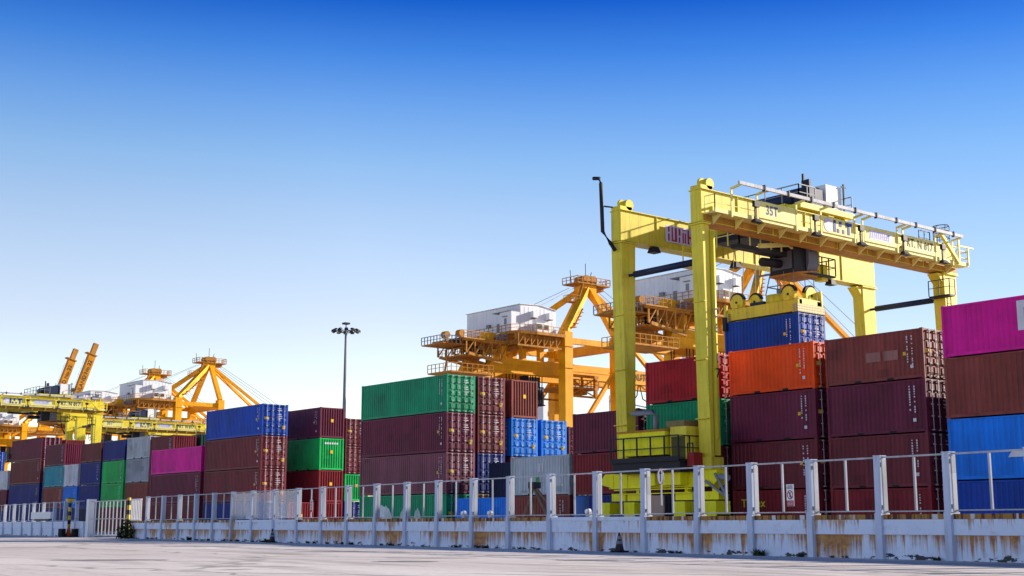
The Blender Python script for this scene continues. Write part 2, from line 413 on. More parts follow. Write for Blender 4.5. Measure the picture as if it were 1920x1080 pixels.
# ------------------------------------------------------------------ wall bearing, ground
FA = YAW - R(33.1)                                     # fence bearing, clockwise from +Y
FD = Vector((math.sin(FA), math.cos(FA), 0))
FN = Vector((-FD.y, FD.x, 0))
FP0 = Vector((9.98 * RX + 30.4 * HX, 9.98 * RY + 30.4 * HY, 0))
FROT = math.atan2(FD.y, FD.x)
def fpt(s, n=0.0, z=0.0): return FP0 + FD * s + FN * n + Vector((0, 0, z))
g = MB().add([(-3000, -3000, 0), (192, -3000, 0), (192, 6000, 0), (-3000, 6000, 0)], [(0, 1, 2, 3)]).add([(192, -3000, 0), (192, -3000, -6), (192, 6000, -6), (192, 6000, 0)], [(0, 1, 2, 3)]).build('ground', ground_mat())
g['kind'] = 'structure'
w = MB().add([(192, -3000, -2.5), (9000, -3000, -2.5), (9000, 6000, -2.5), (192, 6000, -2.5)], [(0, 1, 2, 3)]).build('water', water_mat())
w['kind'] = 'structure'

# ------------------------------------------------------------------ boundary wall with railings
def patch_mat():
    m_ = NT('tar_patch'); n_ = m_.noise(m_.map((2, 2, 1)), 1, 5, 0.7)
    m_.l(m_.mix(m_.ramp(n_, 0.35, 0.7), (0.10, 0.095, 0.10, 1), (0.24, 0.22, 0.21, 1)), m_.b.inputs['Base Color']); m_.b.inputs['Roughness'].default_value = 0.85
    return m_.m
rp0 = random.Random(9); M_TAR = patch_mat()
for (x_, y_, a_, b_) in ((17.0, 24.6, 0.8, 0.5), (21.6, 35.0, 1.3, 0.7), (19.3, 26.9, 1.2, 0.35), (20.9, 22.7, 0.9, 0.35), (12.5, 30.0, 1.5, 0.5), (23.0, 47.0, 1.8, 0.5)):
    pl = []
    for k in range(22):
        t_ = 2 * PI * k / 22; q_ = rp0.uniform(0.75, 1.1); pl.append((a_ * q_ * math.cos(t_), b_ * q_ * math.sin(t_), 0))
    o_ = MB().add(pl, [tuple(range(22))]).build('road_patch', M_TAR, None, (x_, y_, 0.004)); o_.rotation_euler = (0, 0, -YAW + rp0.uniform(-0.1, 0.1)); o_['kind'] = 'structure'
M_W1 = wall_mat('lower_wall_paint', 0.60, 0.95)
M_W1C = wall_mat('lower_wall_clean_paint', 0.60, 0.0)
M_W2 = wall_mat('upper_band_paint', 1.02, 0.8, True)
M_W2C = wall_mat('post_paint', 1.0, 0.0, True)
M_POST = paint('weathered_post_paint', (0.50, 0.56, 0.70, 1), rough=0.75, dirt=0.5, rust=0.12, var=0.15, grime=(0.24, 0.25, 0.28, 1))
POSTS_R = [-6.6, -4.4, -2.2, -0.02, 2.02, 4.26, 6.45, 8.63, 11.04, 13.42, 15.92, 18.42, 20.84, 23.33, 25.82, 28.39, 30.98, 33.51, 36.12, 38.74, 41.49, 44.16, 46.78, 49.5, 52.14, 54.95, 57.74]
POSTS_L = [73.09, 76.12, 79.03, 82.26, 85.16, 88.39, 91.61, 94.81, 98.0, 101.2, 104.4, 107.6]
CLEAN = [(10.9, 16.0), (36.0, 43.6)]                    # bays with a solid painted coping
rl = random.Random(21)
def build_wall(label, s0, s1, posts, rusty, group):
    root = thing('boundary_wall', label, 'wall', fpt(0), FROT, group)
    low = MB().box(s0, s1, -0.26, 0.0, 0, 0.57); low.build('lower_wall', M_W1 if rusty else M_W1C, root)
    bnd = MB().box(s0, s1, -0.26, 0.05, 0.574, 0.93); bnd.build('upper_band', M_W2 if rusty else M_W2C, root)
    cop, solid = MB(), MB()
    s = s0
    while s < s1 - 1e-3:
        e = s1; cl = not rusty
        for a, b in CLEAN:
            if rusty and a <= s < b: e, cl = b, True
            elif rusty and s < a < e: e = a
        (solid if cl else cop).box(s, e, -0.24, 0.03 if not cl else 0.07, 0.934, 1.05)
        s = e
    if cop.v: cop.build('rusty_coping', M_COPE, root)
    if solid.v: solid.build('solid_coping', M_W2C, root)
    base = None
    for p in posts:
        if base is None:
            mb = MB().box(-0.10, 0.10, -0.20, 0.12, 0.0, 1.09).box(-0.11, 0.09, -0.12, 0.10, 1.09, 2.44)
            mb.box(-0.12, 0.10, -0.13, 0.11, 2.44, 2.46)
            base = mb.mesh('post', [M_POST]); base_b = MB().box(-0.16, -0.113, -0.04, 0.09, 1.20, 1.27).box(-0.16, -0.113, -0.04, 0.09, 2.22, 2.29).mesh('hinge', [M_STEEL])
        o = link('post', base, root, (p, 0, 0), (rl.uniform(-0.006, 0.006), rl.uniform(-0.011, 0.011), rl.uniform(-0.05, 0.05))); link('hinge', base_b, o)
    return root
build_wall('white wall with rust runs and white posts right of the gate', -9.0, 60.6, POSTS_R, True, None)
build_wall('clean bluish white wall with posts left of the gate', 71.2, 130, POSTS_L, False, None)
def build_rail(label, s0, s1, posts, nets):
    root = thing('wall_railing', label, 'railing', fpt(0), FROT)
    MB().bar((s0, -0.02, 2.41), (s1, -0.02, 2.41), 0.04, 0.04).build('top_rail', M_RAILP, root)
    for a, b in zip(posts, posts[1:]):
        x0, x1 = a + 0.10, b - 0.20; mid = (x0 + x1) / 2
        f = MB().box(x0, x1, -0.04, 0.0, 1.11, 1.14)
        f.box(mid - 0.025, mid + 0.025, -0.04, 0.01, 1.14, 2.38)
        f.box(x1, x1 + 0.035, -0.05, 0.09, 1.06, 2.36)
        pn = f.build('railing_panel', M_RAILP, root, (0, rl.uniform(-0.03, 0.02), rl.uniform(-0.015, 0.01)))
        if nets and nets[0] <= a < nets[1]:
            MB().box(x0, x1, -0.075, -0.07, 1.14, 2.37).build('netting', M_NET, pn)
    return root
build_rail('thin metal railing on top of the rust-stained wall', POSTS_R[0], 58.0, POSTS_R, (36.0, 43.0))
build_rail('thin metal railing on top of the clean wall left of the gate', 71.4, 108, POSTS_L, None)

# gate
gt = thing('sliding_gate', 'white barred metal gate between the two walls', 'gate', fpt(61.2, -0.1), FROT)
MB().box(8.6, 9.2, -0.3, 0.2, 0, 2.5).build('gate_post', M_WHITE, gt)
f = MB().box(0.3, 8.6, -0.04, 0.04, 2.30, 2.36).box(0.3, 8.6, -0.04, 0.04, 1.17, 1.22).box(0.3, 8.6, -0.05, 0.05, 0.10, 0.18)
f.build('gate_frame', M_RAILP, gt)
for i in range(11):
    x = 0.5 + i * 0.79 + (0.25 if i > 8 else 0)
    MB().box(x, x + 0.085, -0.03, 0.03, 0.184, 2.296).build('bar', M_RAILP, gt)
fg = thing('folded_gate_leaf', 'stack of sunlit cream bars folded at the right of the gate', 'gate', fpt(58.6, 0.1), FROT)
MB().box(0.0, 2.0, -0.05, 0.05, 2.28, 2.36).box(0.0, 2.0, -0.05, 0.05, 1.06, 1.12).build('frame', M_WHITE, fg)
for i in range(7):
    MB().box(0.02 + i * 0.31, 0.07 + i * 0.31, -0.04, 0.02, 1.124, 2.276).build('bar', M_WHITE, fg)
pp = link('striped_pole', MB().tube([(0, 0, 0), (0, 0, 2.45)], 0.11, 10).mesh('striped_pole', [M_STRIPE]), None, fpt(60.9, 0.15))
tag(pp, 'yellow and black striped pole at the right end of the gate', 'pole', 'striped gate poles')
pp = link('striped_pole', MB().tube([(0, 0, 0.7), (0, 0, 2.6)], 0.11, 10).box(-0.25, 0.25, -0.2, 0.2, 2.4, 2.62).mesh('striped_pole', [M_STRIPE]), None, fpt(72.6, 0.6))
tag(pp, 'black-topped striped pole standing behind the orange cone left of the gate', 'pole', 'striped gate poles')
oc = thing('traffic_cone', 'orange cone with a black skirt left of the gate', 'cone', fpt(72.6, 0.6))
MB().tube([(0, 0, 0.06), (0, 0, 0.85)], 0.20, 14, 0.05).build('cone_body', M_OCONE, oc)
MB().box(-0.55, 0.55, -0.35, 0.35, 0, 0.06).box(-0.6, -0.3, -0.3, 0.3, 0.06, 0.55).box(0.3, 0.6, -0.3, 0.3, 0.06, 0.55).build('cone_base', M_BLK, oc)
wb = thing('barrier_panel', 'pale rounded barrier panel hung between two posts of the left wall', 'barrier', fpt(79.2, 0.05), FROT)
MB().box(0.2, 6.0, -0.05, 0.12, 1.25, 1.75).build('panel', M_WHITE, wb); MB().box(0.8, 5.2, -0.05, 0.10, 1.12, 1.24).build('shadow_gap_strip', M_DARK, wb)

# ------------------------------------------------------------------ shipping containers
CW = 2.60
_cache = {}
def cmesh(key, fn, mats):
    k = key + tuple(m.name for m in mats)
    if k not in _cache: _cache[k] = fn().mesh(key[0], mats)
    return _cache[k]
def corr(mb, L, z0, z1, at, per=0.28, dep=0.045, axis='x', a=0.12, flip=1):
    """trapezoid corrugated sheet; axis 'x': sheet in a plane of constant x running along y, else constant y running along x"""
    b = L - a; n = max(2, round((b - a) / per)); p = (b - a) / n
    pr = []
    for i in range(n):
        t = a + i * p
        pr += [(t, 0), (t + p * 0.27, 0), (t + p * 0.45, 1), (t + p * 0.73, 1), (t + p * 0.91, 0)]
    pr.append((b, 0))
    vs = []
    for t, d in pr:
        o = at + flip * d * dep
        for z in (z0, z1): vs.append((o, t, z) if axis == 'x' else (t, o, z))
    fs = [(2 * i, 2 * i + 2, 2 * i + 3, 2 * i + 1) for i in range(len(pr) - 1)]
    mb.add(vs, fs); return mb
def m_frame(L, H, pockets):
    mb = MB()
    for x in (0, CW - 0.13):
        for y in (0, L - 0.13): mb.box(x, x + 0.13, y, y + 0.13, 0.12, H - 0.12)
    for x in (0.012, CW - 0.092):
        mb.box(x, x + 0.08, 0.17, L - 0.17, H - 0.11, H - 0.025)
        mb.box(x, x + 0.08, 0.17, L - 0.17, 0.05, 0.20)
    for y in (0.012, L - 0.112):
        mb.box(0.17, CW - 0.17, y, y + 0.10, H - 0.13, H - 0.025); mb.box(0.17, CW - 0.17, y, y + 0.10, 0.05, 0.20)
    for x in (0, CW):
        for y in (0, L):
            for z in (0, H):
                sx, sy, sz = (1 if x == 0 else -1), (1 if y == 0 else -1), (1 if z == 0 else -1)
                xs = sorted((x - 0.004 * sx, x + 0.17 * sx)); ys = sorted((y - 0.004 * sy, y + 0.17 * sy)); zs = sorted((z, z + 0.12 * sz))
                mb.box(xs[0], xs[1], ys[0], ys[1], zs[0], zs[1])
    return mb
def m_door(H):
    w = 1.12; mb = MB(); z0, z1 = 0.22, H - 0.15
    mb.box(0, w, 0.045, 0.075, z0, z1)
    n = 5; p = (z1 - z0 - 0.06) / n
    for i in range(n):                                        # wide raised bands with sloped edges, recesses between them
        a = z0 + 0.03 + i * p
        mb.prism([(0.044, a + 0.02), (-0.018, a + 0.05), (-0.018, a + p - 0.10), (0.044, a + p - 0.07)], 0, 0.05, w - 0.05)
    mb.box(0, 0.048, -0.015, 0.043, z0, z1); mb.box(w - 0.048, w, -0.015, 0.043, z0, z1)
    mb.box(0.05, w - 0.05, -0.015, 0.043, z1 - 0.05, z1); mb.box(0.05, w - 0.05, -0.015, 0.043, z0, z0 + 0.025)
    return mb
def m_lock(H):
    mb = MB().tube([(0, -0.075, 0.10), (0, -0.075, H - 0.04)], 0.026, 6)
    for z in (0.12, H * 0.30, H * 0.52, H * 0.78, H - 0.10): mb.box(-0.065, 0.065, -0.105, -0.016, z - 0.03, z + 0.03)
    return mb
def m_side_marks(L, H, n=9, rows=2):
    rr = random.Random(int(L * 100 + H * 37)); mb = MB()
    for c in range(rows):
        y = 0.62 + 0.28 * c; z = H - 0.35
        for k in range(n):
            h = rr.choice((0.05, 0.07, 0.09)); mb.box(-0.010, -0.004, y, y + 0.075, z - h, z); z -= 0.13
            if rr.random() < 0.18: z -= 0.12
    mb.box(-0.010, -0.004, 0.62, 0.80, 0.55, 0.72)
    return mb
def m_door_marks(H):
    rr = random.Random(3); mb = MB()
    for i in range(7):
        z = H - 0.42 - i * 0.17
        if i == 2: continue
        mb.box(0.12, 0.12 + rr.uniform(0.3, 0.7), -0.026, -0.0185, z, z + 0.045)
    return mb
def m_ends_rib(H):
    return corr(MB(), CW, 0.20, H - 0.12, 0.03, 0.27, 0.075, 'y', 0.13)
GROUPN = 'stacked shipping containers'
NC = [0]
def container(x, y, z, L, H, mat, label, end='door', marks=True, stick=False, back='rib'):
    """corner at (x,y,z); long side along +Y, the end that faces -Y is its doors or its ribbed front wall"""
    t = thing('shipping_container', label, 'container', (x, y, z), 0, GROUPN)
    k = (round(L, 2), round(H, 2))
    link('frame', cmesh(('frame',) + k, lambda: m_frame(L, H, True), [mat]), t)
    link('side_panel', cmesh(('side_panel',) + k + ('l',), lambda: corr(MB(), L, 0.20, H - 0.11, 0.028), [mat]), t)
    link('side_panel', cmesh(('side_panel',) + k + ('r',), lambda: corr(MB(), L, 0.20, H - 0.11, CW - 0.028, flip=-1), [mat]), t)
    link('roof', cmesh(('roof',) + k, lambda: MB().box(0.09, CW - 0.09, 0.12, L - 0.12, H - 0.05, H - 0.03), [mat]), t)
    link('floor', cmesh(('floor',) + k, lambda: MB().box(0.09, CW - 0.09, 0.12, L - 0.12, 0.10, 0.16), [M_POCKET]), t)
    if end == 'door':
        for i in (0, 1):
            d = link('door', cmesh(('door', k[1]), lambda: m_door(H), [mat]), t, (0.14 + i * 1.2, 0, 0))
            for u in (0.30, 0.86): link('locking_bar', cmesh(('locking_bar', k[1]), lambda: m_lock(H), [M_LSTEEL]), d, (u, 0, 0))
            if i == 1 and marks: link('door_marking', cmesh(('door_marking', k[1]), lambda: m_door_marks(H), [M_MARK]), d)
            if stick and i == 0: link('warning_label', cmesh(('warning_label', k[1]), lambda: MB().box(0.06, 0.48, -0.026, -0.0185, H * 0.50, H * 0.58), [M_STICK]), d)
            if stick and i == 1: link('warning_label', cmesh(('warning_label2', k[1]), lambda: MB().box(0.66, 0.98, -0.026, -0.0185, H * 0.22, H * 0.33), [M_STICK]), d)
    else:
        link('front_wall', cmesh(('front_wall', k[1]), lambda: m_ends_rib(H), [mat]), t)
        if stick: link('warning_label', cmesh(('warning_label3', k[1]), lambda: MB().box(1.15, 1.42, -0.008, 0.024, H * 0.52, H * 0.62), [M_STICK]), t)
    link('back_wall', cmesh(('back_wall', k[1], k[0]), lambda: corr(MB(), CW, 0.20, H - 0.12, L - 0.03, 0.27, 0.055, 'y', 0.13, -1), [mat]), t)
    if L < 7:
        for c in (L / 2 - 1.0, L / 2 + 1.0):
            link('fork_pocket', cmesh(('fork_pocket',), lambda: MB().box(-0.002, 0.06, -0.2, 0.2, 0.03, 0.15), [M_POCKET]), t, (0.012, c, 0))
    if marks:
        link('side_marking', cmesh(('side_marking',) + k, lambda: m_side_marks(L, H), [M_MARK]), t)
        if stick: link('side_sticker', cmesh(('side_sticker', k[1]), lambda: MB().box(-0.010, -0.004, 1.02, 1.20, H * 0.48, H * 0.55), [M_STICK]), t)
    return t
ORD = {1: ['only'], 2: ['lower', 'upper'], 3: ['lowest', 'middle', 'topmost'], 4: ['lowest', 'second from bottom', 'second from top', 'topmost']}
def stack(x, y, L, tiers, where):
    """tiers bottom up: (height, material, colour words, end kind, marks, sticker)"""
    z = 0.0; out = []
    n = len(tiers)
    for i, tr in enumerate(tiers):
        h, m, words, end, mk, stk = tr
        lab = '%s container, %s %s' % (words, ORD[n][i], where)
        out.append(container(x, y, z, L, h, m, lab, end, mk, stk)); z += h
    return out
X0, X1, X2, X3, X4 = 57.3, 60.25, 63.4, 66.4, 69.6
D, F_ = 'door', 'rib'
# A: right edge
A = stack(X0, 24.2, 12.3, [(2.91, C_BLUE, 'deep blue', D, False, False), (3.0, C_SKYBLUE, 'bright blue', D, False, False), (3.0, C_BROWN, 'brown long', D, True, False), (2.6, C_PINK, 'magenta', D, False, False)],
      'of the pink-topped stack at the right edge')
# pale logo square on the magenta container and on the bright blue one
link('logo_square', MB().box(-0.012, -0.004, 6.75, 8.25, 0.93, 2.35).mesh('logo_square', [M_MARK]), A[3])
link('logo_square', MB().box(-0.018, -0.0125, 7.1, 7.9, 1.28, 2.0).mesh('logo_square', [C_PINK]), A[3])
link('logo_bar', MB().prism([(9.2, 1.03), (8.97, 1.32), (2.6, 1.32), (2.6, 1.03)], 0, -0.012, -0.004).mesh('logo_bar', [M_MARK]), A[1])
for k_, xr_ in enumerate((X1, X2, X3)):
    stack(xr_, 24.2, 12.3, [(2.8, C_PLUM, 'plum', D, False, False), (2.8, C_NAVY, 'navy', D, False, False), (2.8, C_MAROON, 'maroon', D, False, False)], ('in the hidden row right behind the pink-topped stack', 'in the second hidden row behind the pink-topped stack', 'in the third hidden row behind the pink-topped stack')[k_])
# B
B = stack(X0, 37.62, 6.05, [(2.65, C_REDBROWN, 'dark red', D, True, False), (2.7, C_MAROON, 'maroon', D, True, False), (2.7, C_PLUM, 'plum', D, True, False), (2.55, C_BROWN, 'brown with faded patches', D, True, True)],
      'of the all-brown stack left of the pink container')
M_FADE = paint('faded_patch_paint', (0.30, 0.13, 0.11, 1))
for a, b in ((2.55, 3.45), (1.5, 2.35)):
    link('faded_patch', MB().box(-0.010, -0.004, a, b, 1.05, 1.55).mesh('faded_patch', [M_FADE]), B[3])
stack(X1, 37.62, 6.05, [(2.65, C_MAROON, 'maroon', D, False, False), (2.7, C_PLUM, 'plum', D, False, False), (2.7, C_MAROON, 'maroon', D, False, False), (2.55, C_BROWN, 'rusty brown', D, False, False)],
      'of the stack behind the all-brown stack')
# C
Cst = stack(X0, 44.42, 6.05, [(2.72, C_REDBROWN, 'dark maroon with yellow lettering', D, True, False), (2.65, C_MAROON, 'maroon', D, True, True), (2.7, C_PLUM, 'plum', D, True, True), (2.58, C_ORANGE, 'orange-red', D, True, True)],
      'of the orange-topped stack')
link('lettering', text_mesh('Tonex', 0.62, M_TXTY, 0.004, 0.012), Cst[0], (-0.012, 4.55, 1.98), FACE_MX)
stack(X1, 44.42, 6.05, [(2.9, C_MAROON, 'maroon', D, False, False), (2.9, C_PLUM, 'plum', D, False, False), (2.9, C_MAROON, 'maroon', D, False, False)], 'behind the orange-topped stack')
# D
stack(X0, 51.25, 6.0, [(2.6, C_DNAVY, 'dark navy', D, False, False), (2.7, C_MAROON, 'shaded maroon', D, True, False), (2.75, C_GREEN, 'green', D, False, False), (2.6, C_RED, 'crimson', D, True, False)],
      'of the crimson-topped stack behind the yellow crane leg')
stack(X1, 51.25, 6.0, [(2.6, C_MAROON, 'maroon', D, False, False), (2.7, C_NAVY, 'navy', D, False, False), (2.7, C_PLUM, 'plum', D, False, False)], 'in the row behind the crimson-topped stack')
# E
stack(X0, 57.95, 6.05, [(2.7, C_NAVY, 'navy', D, False, False), (2.62, C_REDBROWN, 'dark red', D, False, False), (2.6, C_PLUM, 'plum', D, True, False)],
      'of three left of the yellow crane leg')
stack(X1, 57.95, 6.05, [(2.7, C_MAROON, 'maroon', D, False, False), (2.62, C_PLUM, 'plum', D, False, False), (2.6, C_DNAVY, 'dark navy', D, False, False)],
      'of three behind the stack left of the crane leg')
# F
FS = stack(X0, 64.35, 6.05, [(2.74, C_BROWN, 'brown', D, True, False), (2.62, C_GREY, 'light grey', D, True, False)], 'of two below the bright blue doors')
link('label_patch', MB().box(-0.010, -0.004, 3.1, 3.4, 0.9, 1.2).mesh('label_patch', [C_LGREEN]), FS[1])
link('label_patch', MB().box(-0.010, -0.004, 2.6, 2.75, 1.55, 2.1).box(-0.010, -0.004, 2.95, 3.1, 1.55, 2.1).mesh('label_patch', [M_MARK]), FS[1])
stack(X0, 70.7, 6.05, [(2.7, C_SKYBLUE, 'bright blue', D, False, False)], 'one in its stack, left of the grey container')
stack(X1, 70.5, 6.05, [(2.7, C_DNAVY, 'navy', D, False, False), (2.6, C_DNAVY, 'dark navy', D, True, False)], 'of two behind the low bright blue container')
# H and the row behind its end
HS = stack(X0, 77.8, 11.6, [(3.05, C_GREEN, 'green with white smears', D, False, True), (3.0, C_MAUVE, 'mauve', D, True, True), (2.95, C_PLUM, 'plum with yellow stickers', D, True, True), (2.8, C_GREEN, 'long green', D, True, False)],
      'of the tall green-topped stack')
stack(X1, 77.9, 11.6, [(3.1, C_GOLD, 'dark ochre', D, True, True), (3.0, C_NAVY, 'navy', D, True, False), (2.9, C_MAROON, 'maroon door-end', D, True, True), (2.85, C_MAROON, 'maroon door-end', D, True, True)],
      'of the column right of the green stack')
stack(X2 + 0.1, 77.9, 6.05, [(3.0, C_MAROON, 'maroon', D, False, False), (2.93, C_MAROON, 'maroon', D, False, False), (2.95, C_SKYBLUE, 'bright blue door-end', D, True, True), (2.95, C_BROWN, 'ribbed red-brown', F_, False, True)],
      'of the column above the grey container')
stack(X3 + 0.1, 77.9, 6.05, [(3.0, C_PLUM, 'plum', D, False, False), (2.93, C_PLUM, 'plum', D, False, False), (2.95, C_SKYBLUE, 'bright blue door-end', D, True, True)],
      'of three right of the ribbed red-brown one')
stack(X4, 78.2, 6.05, [(3.0, C_MAROON, 'maroon', D, False, False), (2.9, C_GOLD, 'ochre', D, False, False), (2.6, C_MAROON, 'maroon', D, False, False)],
      'of the narrow gap column beside the blue doors')
# K bay
stack(X0, 105.7, 11.1, [(2.87, C_NAVY, 'deep blue', D, True, False), (2.93, C_MAROON, 'maroon', D, True, True), (2.93, C_MAROON, 'maroon', D, True, True), (2.85, C_BLUE, 'royal blue', D, True, True)],
      'of the blue-topped stack')
stack(X1, 105.7, 6.05, [(2.87, C_REDBROWN, 'ribbed dark red', F_, False, True)], 'one in the dark gap right of the blue-topped stack')
JS = stack(X2 - 0.1, 105.7, 6.05, [(2.87, C_REDBROWN, 'ribbed dark red', F_, False, False), (2.93, C_REDBROWN, 'ribbed dark red', F_, False, True), (2.95, C_LGREEN, 'ribbed bright green', F_, False, True), (2.85, C_PLUM, 'ribbed plum', F_, True, True)],
      'of the ribbed column by the dark gap')
link('lettering_row', MB().box(0.55, 0.72, -0.004, 0.02, 2.38, 2.55).box(0.80, 0.97, -0.004, 0.02, 2.38, 2.55).box(1.05, 1.22, -0.004, 0.02, 2.38, 2.55).box(1.30, 1.47, -0.004, 0.02, 2.38, 2.55).box(1.55, 1.72, -0.004, 0.02, 2.38, 2.55).box(1.80, 1.97, -0.004, 0.02, 2.38, 2.55).mesh('lettering_row', [M_MARK]), JS[2])
stack(X3 - 0.3, 105.7, 6.05, [(3.0, C_NAVY, 'navy', D, True, False), (2.5, C_LGREEN, 'ribbed green', F_, False, True), (2.6, C_MAROON, 'maroon door-end', D, True, False), (2.6, C_MAROON, 'maroon door-end', D, True, True)],
      'of the narrow column left of the tall green stack')
stack(X3 - 0.3, 112.3, 6.05, [(2.9, C_MAROON, 'maroon', D, False, False), (2.9, C_MAROON, 'maroon', D, False, False), (2.9, C_MAROON, 'maroon', D, False, False), (2.9, C_PINK, 'pink', D, False, False)],
      'behind the narrow door column')
# L bay
stack(X0, 117.6, 11.3, [(2.9, C_MAROON, 'dark maroon', D, False, False), (2.95, C_PLUM, 'plum', D, True, False), (2.5, C_PINK, 'magenta', D, False, False)],
      'of the pink-topped stack near the gate')
stack(X1, 130.3, 5.7, [(2.4, C_MAROON, 'maroon', F_, False, False), (2.6, C_MAROON, 'maroon', F_, False, False), (2.6, C_MAROON, 'maroon', F_, False, False), (2.6, C_MAROON, 'ribbed maroon', F_, True, False)],
      'of the stack behind the magenta one')
LG = stack(X2, 130.3, 5.7, [(2.6, C_MAROON, 'maroon', F_, False, False), (2.6, C_MAROON, 'maroon', F_, False, False), (2.6, C_DNAVY, 'navy', F_, False, False), (2.6, C_DGREEN, 'dark green white-squared', F_, False, False)],
      'of the stack beside the ribbed maroon end')
link('logo_square', MB().box(1.2, 2.2, -0.03, 0.02, 0.7, 1.9).mesh('logo_square', [M_MARK]), LG[3])
# M, N, O, P, Q, R to the left edge
stack(X1, 136.2, 6.0, [(2.75, C_MAROON, 'maroon', D, False, False), (2.65, C_BROWN, 'brown', D, False, False), (2.6, C_MGREY, 'mid grey', D, False, False), (2.4, C_GREY, 'pale blue-grey', D, False, False)],
      'of the grey-topped stack above the gate')
stack(X1, 142.9, 6.1, [(2.75, C_MAROON, 'maroon', D, False, False), (2.7, C_LGREEN, 'green', D, True, False), (2.55, C_LGREEN, 'green', D, True, False), (2.35, C_NAVY, 'navy', D, False, False)],
      'of the navy-topped stack above the gate')
stack(X1, 149.6, 6.1, [(2.75, C_DNAVY, 'dark navy', D, False, False), (2.7, C_NAVY, 'navy', D, False, False), (2.65, C_NAVY, 'navy', D, True, False), (2.25, C_MAROON, 'maroon', D, False, False)],
      'of the maroon-topped stack left of the navy one')
stack(X1, 156.4, 4.5, [(2.75, C_NAVY, 'navy', D, False, False), (2.65, C_SKYBLUE, 'bright blue', D, True, False), (2.65, C_PALE, 'off-white', D, False, False)],
      'of three in front of the ribbed maroon end')
stack(X2, 161.1, 5.6, [(2.8, C_NAVY, 'navy', D, False, False), (2.65, C_NAVY, 'navy', D, False, False), (2.7, C_GREEN, 'green', F_, False, False), (2.5, C_LGREEN, 'green', F_, False, False)],
      'of the row behind the teal stack')
stack(X1, 161.1, 6.6, [(2.8, C_NAVY, 'navy', D, False, False), (2.65, C_BROWN, 'brown', D, True, False), (2.6, C_TEAL, 'teal', D, True, False), (2.7, C_PLUM, 'dark plum with ribbed end', F_, True, False)],
      'of the stack holding the teal one')
stack(X1, 169.2, 11.2, [(3.05, C_NAVY, 'deep blue', D, False, False), (3.0, C_NAVY, 'deep blue', D, True, False), (3.0, C_MAROON, 'maroon', D, True, False), (2.9, C_PLUM, 'plum', D, False, False)],
      'of the long plum-topped stack far left')
stack(X2, 169.4, 6.05, [(2.95, C_MAROON, 'maroon', F_, False, False), (2.95, C_MAROON, 'maroon', F_, False, False), (2.95, C_MAROON, 'maroon', F_, False, False), (2.9, C_BROWN, 'ribbed maroon', F_, False, False)],
      'of the far column left of the yellow legs')
stack(X1, 181.3, 6.05, [(2.8, C_NAVY, 'navy', D, False, False), (2.65, C_PLUM, 'plum', D, False, False), (2.6, C_PALE, 'off-white', D, False, False)],
      'of three at the left edge')
stack(X1, 190.8, 6.05, [(2.8, C_NAVY, 'navy', D, False, False), (2.7, C_NAVY, 'navy', D, False, False), (2.75, C_LGREEN, 'green', D, False, False), (2.75, C_BLUE, 'blue door-end', D, True, False)],
      'of the blue-door stack at the left edge')

